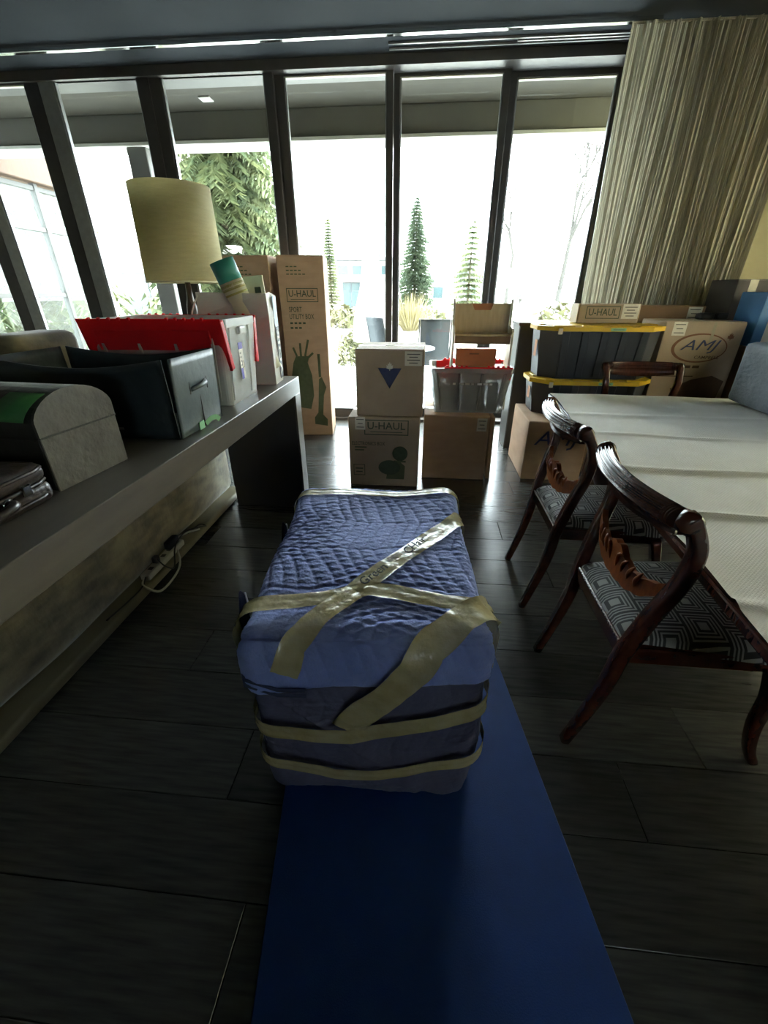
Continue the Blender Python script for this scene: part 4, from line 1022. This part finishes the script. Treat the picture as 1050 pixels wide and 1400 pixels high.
# ================================================================== BOXES BY THE WINDOW
# U-HAUL carton and the one on it
ub = carton('moving_box', 'brown U-HAUL electronics carton on the floor under the triangle-logo carton', (-0.285,3.04,0), 0.53,0.50,0.545,0,'cardboard_grey')
rect_outline(0.33,0.115,0.007,'ink_green',ub,(0.02,-0.0005,0.47))
text('U-HAUL', 0.28,0.055,'ink_green',ub,(0.02,-0.0005,0.483)); box('print_rule','ink_green',ub,-0.10,0.14,-0.0013,-0.0005,0.433,0.438)
text('ELECTRONICS BOX',0.25,0.028,'ink_green',ub,(-0.115,-0.0005,0.345)); box('print_line','ink_leaf',ub,-0.22,-0.13,-0.0012,-0.0005,0.309,0.320); box('print_line','ink_leaf',ub,-0.22,-0.15,-0.0012,-0.0005,0.287,0.298)
def ellipse(rx, ry, n=28): return [(rx*math.cos(2*PI*i/n), ry*math.sin(2*PI*i/n)) for i in range(n)]
prism('print_shape','ink_green',ub,ellipse(0.085,0.06),0.0008,(0.045,-0.0005,0.155),FRONT); prism('print_shape','ink_green',ub,ellipse(0.058,0.058),0.0008,(0.125,-0.0005,0.27),FRONT)
prism('print_shape','ink_leaf',ub,[(0.02,0),(0.16,0),(0.165,0.11),(0.12,0.15),(0.04,0.15)],0.0008,(0.0,-0.0004,0.06),FRONT); box('print_shape','ink_leaf',ub,0.08,0.17,-0.0012,-0.0004,0.20,0.215)
rect_outline(0.09,0.09,0.005,'ink_green',ub,(-0.19,-0.0005,0.13)); box('print_line','ink_green',ub,-0.22,-0.16,-0.0012,-0.0005,0.137,0.147); box('print_line','ink_green',ub,-0.215,-0.165,-0.0012,-0.0005,0.110,0.119)
paper_label(ub,-0.175,-0.0005,0.498,0.075,0.095,FRONT,3)
ct = carton('moving_box', 'tan carton printed with a blue triangle and leaf, on top of the electronics carton', (-0.245,3.075,0.5468), 0.485,0.46,0.465,0,'cardboard_grey')
prism('triangle_logo','ink_blue',ct,[(-0.083,0.065),(0.083,0.065),(0,-0.075)],0.0008,(0.0,-0.0005,0.275),FRONT)
leaf = [(0,0.05),(0.008,0.03),(0.02,0.036),(0.017,0.018),(0.036,0.020),(0.028,0.006),(0.034,-0.004),(0.010,-0.012),(0.003,-0.012),(0.003,-0.026),(-0.003,-0.026),(-0.003,-0.012),(-0.010,-0.012),(-0.034,-0.004),(-0.028,0.006),(-0.036,0.020),(-0.017,0.018),(-0.02,0.036),(-0.008,0.03)]
prism('leaf_logo','paper',ct,[(x*0.7,y*0.8) for x,y in leaf],0.0009,(0.0,-0.0014,0.343),FRONT)
paper_label(ct,0.165,-0.0005,0.405,0.12,0.095,FRONT,4)
# plain brown box with folded cartons beside it, clear tote on top
pb = carton('moving_box', 'plain brown carton on the floor beneath the clear tote', (0.262,3.23,0), 0.50,0.46,0.525,0,'cardboard')
paper_label(pb,0.195,-0.0005,0.455,0.075,0.10,FRONT,3)
fl = thing('folded_carton', 'flat folded cardboard sheets leaning against the plain brown carton', 'cardboard', (0.535,3.26,0))
for k in range(2): box('sheet', 'cardboard', fl, 0.0+0.018*k,0.014+0.018*k,0,0.42,0,0.505,0.001,1,rot=(0,math.radians(-1.2),0))
tt = tote('storage_tote', 'clear tote with red folding lid holding a birch shelf, on the plain carton', (0.345,3.475,0.5268), 0, 0.615,0.43,0.335,0.05,'clearbin','clearbin',4)
for s_ in (-1,1):
    lf = box('lid_half','red',tt,-0.25,0.29,s_*0.196-0.003,s_*0.196+0.003,0.255,0.336,0.002,1)
    rm = box('lid_rim','red',tt,-0.20,0.295,s_*0.205-0.008,s_*0.205+0.008,0.334,0.346,0.003,1)
    for k in range(5):
        for a_ in (-0.18,0.12): box('hinge_tooth','red',rm,a_+0.035*k-0.009,a_+0.035*k+0.009,s_*0.205-0.007,s_*0.205+0.007,0.346,0.356,0.002,1)
for k in range(7): box('embossed_mark','milk',tt,-0.13+0.045*k,-0.13+0.045*k+(0.034 if k%3 else 0.02),-0.2075,-0.2055,0.218,0.232)
for k, (x_, w_, h_, m_) in enumerate(((-0.20,0.07,0.20,'ink_text'),(-0.11,0.08,0.24,'cardboard_dark'),(-0.01,0.09,0.22,'ink_text'),(0.09,0.07,0.25,'frame'),(0.18,0.08,0.21,'ink_text'))):
    bkx = thing('packed_folder', ('dark grey folder inside the clear tote, at the wall beside the triangle-logo carton' if k==0 else 'brown folder between the grey ones inside the clear tote' if k==1 else 'grey folder at the middle inside the clear tote' if k==2 else 'tall black folder inside the clear tote' if k==3 else 'dark grey folder inside the clear tote, at the wall towards the yellow-lidded totes'), 'folder', (0.345+x_,3.322,0.5268+0.014), 0, 'folders inside the clear tote')
    box('cover', m_, bkx, -w_/2+0.006,w_/2-0.006,0,0.05,0,h_,0.004,1); box('page_block', 'paper', bkx, -w_/2+0.010,w_/2-0.010,0.004,0.046,h_-0.002,h_+0.002)
# birch step shelf standing in the tote
sh = thing('birch_shelf', 'small birch wood shelf with notched sides standing in the clear tote', 'shelf', (0.415,3.47,0.5268+0.0135))
side = [(-0.09,0.0),(0.11,0.0),(0.11,0.775),(0.075,0.775),(0.055,0.60),(-0.07,0.585),(-0.09,0.56)]
for s in (-1,1): prism('side_panel','birch_edge',sh,side,0.014,(s*0.212-0.007,0,0),RIGHT)
# back panel with a cut-out grip
outl = [(-0.203,0.545),(0.203,0.545),(0.203,0.745),(0.08,0.745),(0.06,0.70),(-0.06,0.70),(-0.08,0.745),(-0.203,0.745)]
prism('back_panel','birch',sh,outl,0.012,(0,0.098,0),FRONT)
prism('grip_plate','salmon',sh,[(-0.085,0.69),(0.085,0.69),(0.085,0.745),(-0.085,0.745)],0.006,(0,0.1055,0),FRONT)
box('shelf_board','birch',sh,-0.203,0.203,-0.07,0.10,0.53,0.545,0.002,1)
box('front_lip','cardboard_dark',sh,-0.203,0.203,-0.072,-0.060,0.478,0.530,0.002,1)
box('lower_shelf','birch',sh,-0.203,0.203,-0.07,0.10,0.30,0.314,0.002,1)
cb = thing('tan_carton', 'small reddish carton standing on the shelf inside the tote', 'box', (0.385,3.475,0.5268+0.0135+0.3145))
box('body','salmon',cb,-0.15,0.15,-0.035,0.05,0,0.125,0.003,1); box('print_mark','ink_rust',cb,-0.05,0.02,-0.0358,-0.035,0.085,0.095)
# tall sports utility cartons
def suv(label, loc, rz):
    t = carton('tall_moving_box', label, loc, 0.42,0.40,1.655,rz,'cardboard',group='tall sports utility cartons')
    rect_outline(0.29,0.115,0.006,'ink_green',t,(0.0,-0.0005,1.335)); text('U-HAUL',0.25,0.055,'ink_green',t,(0,-0.0005,1.348)); box('print_rule','ink_green',t,-0.11,0.11,-0.0013,-0.0005,1.297,1.301)
    text('SPORT',0.12,0.045,'ink_green',t,(-0.075,-0.0005,1.215)); text('UTILITY BOX',0.23,0.045,'ink_green',t,(-0.02,-0.0005,1.155))
    [box('print_line','ink_green',t,-0.135+0.04*k,-0.135+0.04*k+0.026,-0.0012,-0.0005,z_,z_+0.016) for z_,n_ in ((1.09,4),(1.048,3)) for k in range(n_)]
    [box('print_line','ink_leaf',t,-0.13+0.036*k,-0.13+0.036*k+0.026,-0.0012,-0.0005,z_,z_+0.009) for z_,n_ in ((1.56,3),(1.53,4),(1.50,5)) for k in range(n_)]
    # golf bag print and skate print
    prism('golf_bag_print','ink_leaf',t,[(-0.13,0.30),(0.0,0.28),(0.04,0.42),(0.035,0.62),(0.0,0.74),(0.02,0.80),(-0.11,0.80),(-0.14,0.74),(-0.17,0.60),(-0.16,0.42)],0.0008,(0.0,-0.0005,0),FRONT)
    for x0_,z0_,x1_,z1_ in ((-0.10,0.80,-0.13,0.88),(-0.06,0.80,-0.06,0.92),(-0.02,0.80,0.02,0.95),(0.0,0.78,0.06,0.83)):
        V,F = sweep([(x0_,-0.0008,z0_),(x1_,-0.0008,z1_)], [(-0.010,-0.0006),(0.010,-0.0006),(0.010,0.0006),(-0.010,0.0006)],(0,1,0)); obj('club_print',new_mesh('club',V,F),'ink_leaf',t)
    prism('boot_print','ink_leaf',t,[(0.03,0.12),(0.16,0.10),(0.165,0.17),(0.12,0.22),(0.14,0.42),(0.17,0.50),(0.13,0.60),(0.10,0.58),(0.085,0.40),(0.07,0.24),(0.03,0.19)],0.0008,(0.0,-0.0005,0),FRONT)
    box('ski_print','ink_leaf',t,0.10,0.125,-0.0013,-0.0005,0.60,0.82)
    return t
suv('tall brown sports utility carton by the opening of the glass doors', (-1.160,4.30,0), math.radians(7))
suv('tall brown sports utility carton tucked behind the shopping bag', (-1.655,4.28,0), math.radians(0))

# yellow-lidded totes
def chamfer(lx, ly, c): return [(-lx/2+c,-ly/2),(lx/2-c,-ly/2),(lx/2,-ly/2+c),(lx/2,ly/2-c),(lx/2-c,ly/2),(-lx/2+c,ly/2),(-lx/2,ly/2-c),(-lx/2,-ly/2+c)]
def black_tote(label, z, H):
    t = thing('lidded_tote', label, 'tote', (1.305,3.70,z), 0, 'yellow-lidded black totes')
    V = []; F = []
    for lx,ly,zz,c in ((0.82,0.44,0,0.11),(0.88,0.49,H-0.03,0.13),(0.90,0.51,H-0.03,0.13),(0.90,0.51,H-0.018,0.13)): V += [(x,y,zz) for x,y in chamfer(lx,ly,c)]
    for k in range(3):
        for i in range(8): F.append((k*8+i,k*8+(i+1)%8,k*8+8+(i+1)%8,k*8+8+i))
    F += [tuple(range(8))[::-1], tuple(24+i for i in range(8))]
    obj('body', new_mesh('body', V, F), 'toteblack', t)
    for i in range(5):
        x = -0.28+0.14*i; V2,F2 = sweep([(x*0.94,-0.222,0.02),(x,-0.246,H-0.035)], [(-0.030,-0.004),(0.030,-0.004),(0.024,0.006),(-0.024,0.006)], (0,-1,0)); obj('rib', new_mesh('rib',V2,F2), 'toteblack', t)
    lid = prism('lid','yellow',t,chamfer(0.93,0.54,0.15),0.030,(0,0,H-0.030))
    prism('lid_panel','yellow',lid,chamfer(0.80,0.42,0.11),0.006,(0,0,0.030))
    for x in (-0.30,-0.10,0.10,0.30):
        box('lid_boss','yellow',lid,x-0.075,x+0.075,-0.255,-0.215,0.030,0.0395,0.003,1); box('lid_boss','yellow',lid,x-0.06,x+0.06,0.215,0.255,0.030,0.0395,0.003,1)
    for x in (-0.40,0.40): box('lid_boss','yellow',lid,x-0.03,x+0.03,-0.07,0.07,0.030,0.0395,0.003,1)
    box('latch','cardboard_white',lid,-0.345,-0.315,-0.2735,-0.262,-0.02,0.02,0.003,1,rot=(0,0,0))
    box('green_label','mint',t,0.02,0.125,-0.2712,-0.2703,H-0.026,H-0.006); box('label_line','ink_text',t,0.035,0.11,-0.2716,-0.2712,H-0.018,H-0.014)
    box('side_sticker','salmon',t,-0.4445,-0.4425,-0.10,-0.03,H*0.40,H*0.72,rot=(0,0,0))
    return t
al = carton('moving_box', 'brown carton with a dark letter logo under the yellow-lidded totes', (1.05,3.28,0), 0.46,0.60,0.478,0,'cardboard',tape=None)
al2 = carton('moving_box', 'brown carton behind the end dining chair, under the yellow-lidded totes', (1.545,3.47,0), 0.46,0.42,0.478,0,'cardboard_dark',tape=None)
text('AMJ',0.34,0.15,'ink_blue',al,(0.0,-0.0005,0.33),shear=0.25,bold=0.0)
black_tote('black tote with yellow lid, lower one of the stack on the brown carton', 0.480, 0.275)
black_tote('black tote with yellow lid, topmost of the stack with a flat carton on it', 0.766, 0.37)
cbn = thing('dark_cabinet', 'low charcoal cabinet behind the yellow-lidded totes', 'cabinet', (1.13,4.03,0))
box('carcass','console_in',cbn,-0.33,0.40,0.012,0.34,0.0,1.105,0.004,1); box('top_board','dark_wood',cbn,-0.34,0.41,0.0,0.35,1.105,1.13,0.003,1)
for x in (-0.325,0.04): box('door','console_in',cbn,x,x+0.355,0.0,0.012,0.03,1.10,0.002,1)
fu = carton('flat_box', 'flat U-HAUL carton with pale end lying on the top yellow lid', (1.385,3.70,1.1465), 0.45,0.19,0.135,0,'cardboard_grey')
rect_outline(0.25,0.085,0.005,'ink_green',fu,(-0.045,-0.0005,0.075)); text('U-HAUL',0.21,0.05,'ink_green',fu,(-0.045,-0.0005,0.078)); paper_label(fu,0.155,-0.0005,0.082,0.12,0.10,FRONT,4)
box('pale_end_flap','cardboard_white',fu,-0.231,-0.2255,0.005,0.185,0.004,0.135,0.001,1)
# big AMJ cartons stacked behind the table
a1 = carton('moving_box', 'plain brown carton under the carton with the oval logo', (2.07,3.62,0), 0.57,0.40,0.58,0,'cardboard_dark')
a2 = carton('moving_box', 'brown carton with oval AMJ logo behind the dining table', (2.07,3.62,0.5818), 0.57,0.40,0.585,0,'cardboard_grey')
el = [(0.20*math.cos(2*PI*i/40),0.105*math.sin(2*PI*i/40)) for i in range(40)]; eli = [(0.185*math.cos(2*PI*i/40)+0.008,0.094*math.sin(2*PI*i/40)) for i in range(40)]
prism('oval_logo','ink_rust',a2,el,0.0008,(0.0,-0.0005,0.40),FRONT,hole=eli)
text('AMJ',0.28,0.095,'ink_blue',a2,(0.005,-0.0014,0.41),shear=0.35,bold=0.0); text('CAMPBELL',0.18,0.022,'ink_brown',a2,(0.075,-0.0014,0.335))
prism('leaf_logo','ink_rust',a2,[(x*0.7,y*0.7) for x,y in leaf],0.0008,(0.20,-0.0005,0.475),FRONT)
[box('print_line','ink_brown',a2,-0.20+0.065*k,-0.20+0.065*k+0.05,-0.0012,-0.0005,0.255,0.275) for k in range(4)]; box('print_rule','ink_brown',a2,-0.25,0.02,-0.0013,-0.0005,0.19,0.198)
prism('dark_patch','ink_brown',a2,[(-0.10,0.02),(0.24,0.01),(0.26,0.16),(0.16,0.20),(0.02,0.17),(-0.12,0.10)],0.0004,(0.0,-0.0002,0),FRONT)  # uneven darker patch low on the front
paper_label(a2,-0.18,-0.0005,0.535,0.095,0.095,FRONT,3)
box('torn_tape','tape_clear',a2,0.055,0.075,-0.0015,-0.0003,0.44,0.583)
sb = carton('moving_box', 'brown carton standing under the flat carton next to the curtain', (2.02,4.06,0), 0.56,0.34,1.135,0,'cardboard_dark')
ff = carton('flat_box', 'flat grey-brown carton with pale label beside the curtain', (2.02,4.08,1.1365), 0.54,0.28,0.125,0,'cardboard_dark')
paper_label(ff,0.19,-0.0005,0.065,0.11,0.10,FRONT,3)
dk = carton('tall_moving_box', 'tall charcoal carton with tape at the corner of the curtain', (2.72,4.00,0), 0.60,0.36,1.45,0,'cardboard_black')
box('tape','tape_clear',dk,-0.21,-0.15,-0.0014,-0.0003,1.30,1.445)
prism('dark_print','ink_black',dk,[(-0.24,1.34),(-0.17,1.41),(-0.19,1.33)],0.0008,(0,-0.0004,0),FRONT)
bs = carton('moving_box', 'brown carton under the blue box, beyond the wrapped grey case', (2.68,3.20,0), 0.58,0.68,1.00,0,'cardboard_dark')
bl = carton('blue_box', 'bright blue box with white tape strip beside the charcoal carton', (2.66,3.58,1.0015), 0.54,0.28,0.36,0,'cardboard_blue',tape=None)
box('white_tape_strip','paper',bl,-0.20,-0.145,-0.0015,-0.0003,0.02,0.355); box('white_tape_strip','paper',bl,-0.20,-0.145,0.002,0.26,0.3603,0.3612)
cw = carton('moving_box', 'pale beige carton in front of the blue box', (2.74,3.27,1.0015), 0.44,0.26,0.20,0,'cardboard_grey')
box('print_mark','ink_black',cw,-0.15,-0.12,-0.0012,-0.0005,0.10,0.14)
for i,(x,w_) in enumerate(((2.40,0.10),(2.54,0.09))):
    g = thing('dark_pouch', ('dark fabric pouch lying on the carton beside the oval-logo carton' if i==0 else 'second dark pouch lying between the oval-logo and charcoal cartons'), 'pouch', (2.19+0.11*i,3.88,1.1682))
    box('pouch_body','chest_dark',g,-w_/2,w_/2,-0.04,0.06,0,0.045,0.016,3,True); box('pouch_flap','chest_dark',g,-w_/2+0.01,w_/2-0.01,-0.043,0.02,0.040,0.048,0.002,1)

# ================================================================== CURTAIN
cu = thing('curtain', 'crinkled bronze sheer curtain gathered beside the glass doors', 'curtain', (1.40,4.50,0.0))
nx, nz = 620, 44; V = []; F = []
rg = np.random.default_rng(5); ph = rg.uniform(0,6.28,20)
Wc = 1.30
for i in range(nx+1):
    x = Wc*i/nx
    for j in range(nz+1):
        z = 0.02+3.075*j/nz; f = j/nz
        wob = 0.05*math.sin(z*1.1+x*3)+0.02*math.sin(z*2.7+x*9)
        xx = x+0.02*wob
        y = 0.017*math.sin(2*PI*(xx+wob*0.4)/0.145+ph[0]+0.8*math.sin(x*5))+0.013*math.sin(2*PI*(xx+wob*0.3)/0.048+ph[1])+0.006*math.sin(2*PI*xx/0.021+ph[2]+z)
        y += 0.004*math.sin(z*9+x*60)
        V.append((x+0.012*math.sin(z*1.6+x*8), y, z))
for i in range(nx):
    for j in range(nz): a = i*(nz+1)+j; F.append((a,a+nz+1,a+nz+2,a+1))
obj('drape', new_mesh('drape', V, F, True), 'curtain', cu)
box('heading_tape','curtain',cu,0.0,Wc,-0.008,0.008,3.085,3.098,0.002,1)
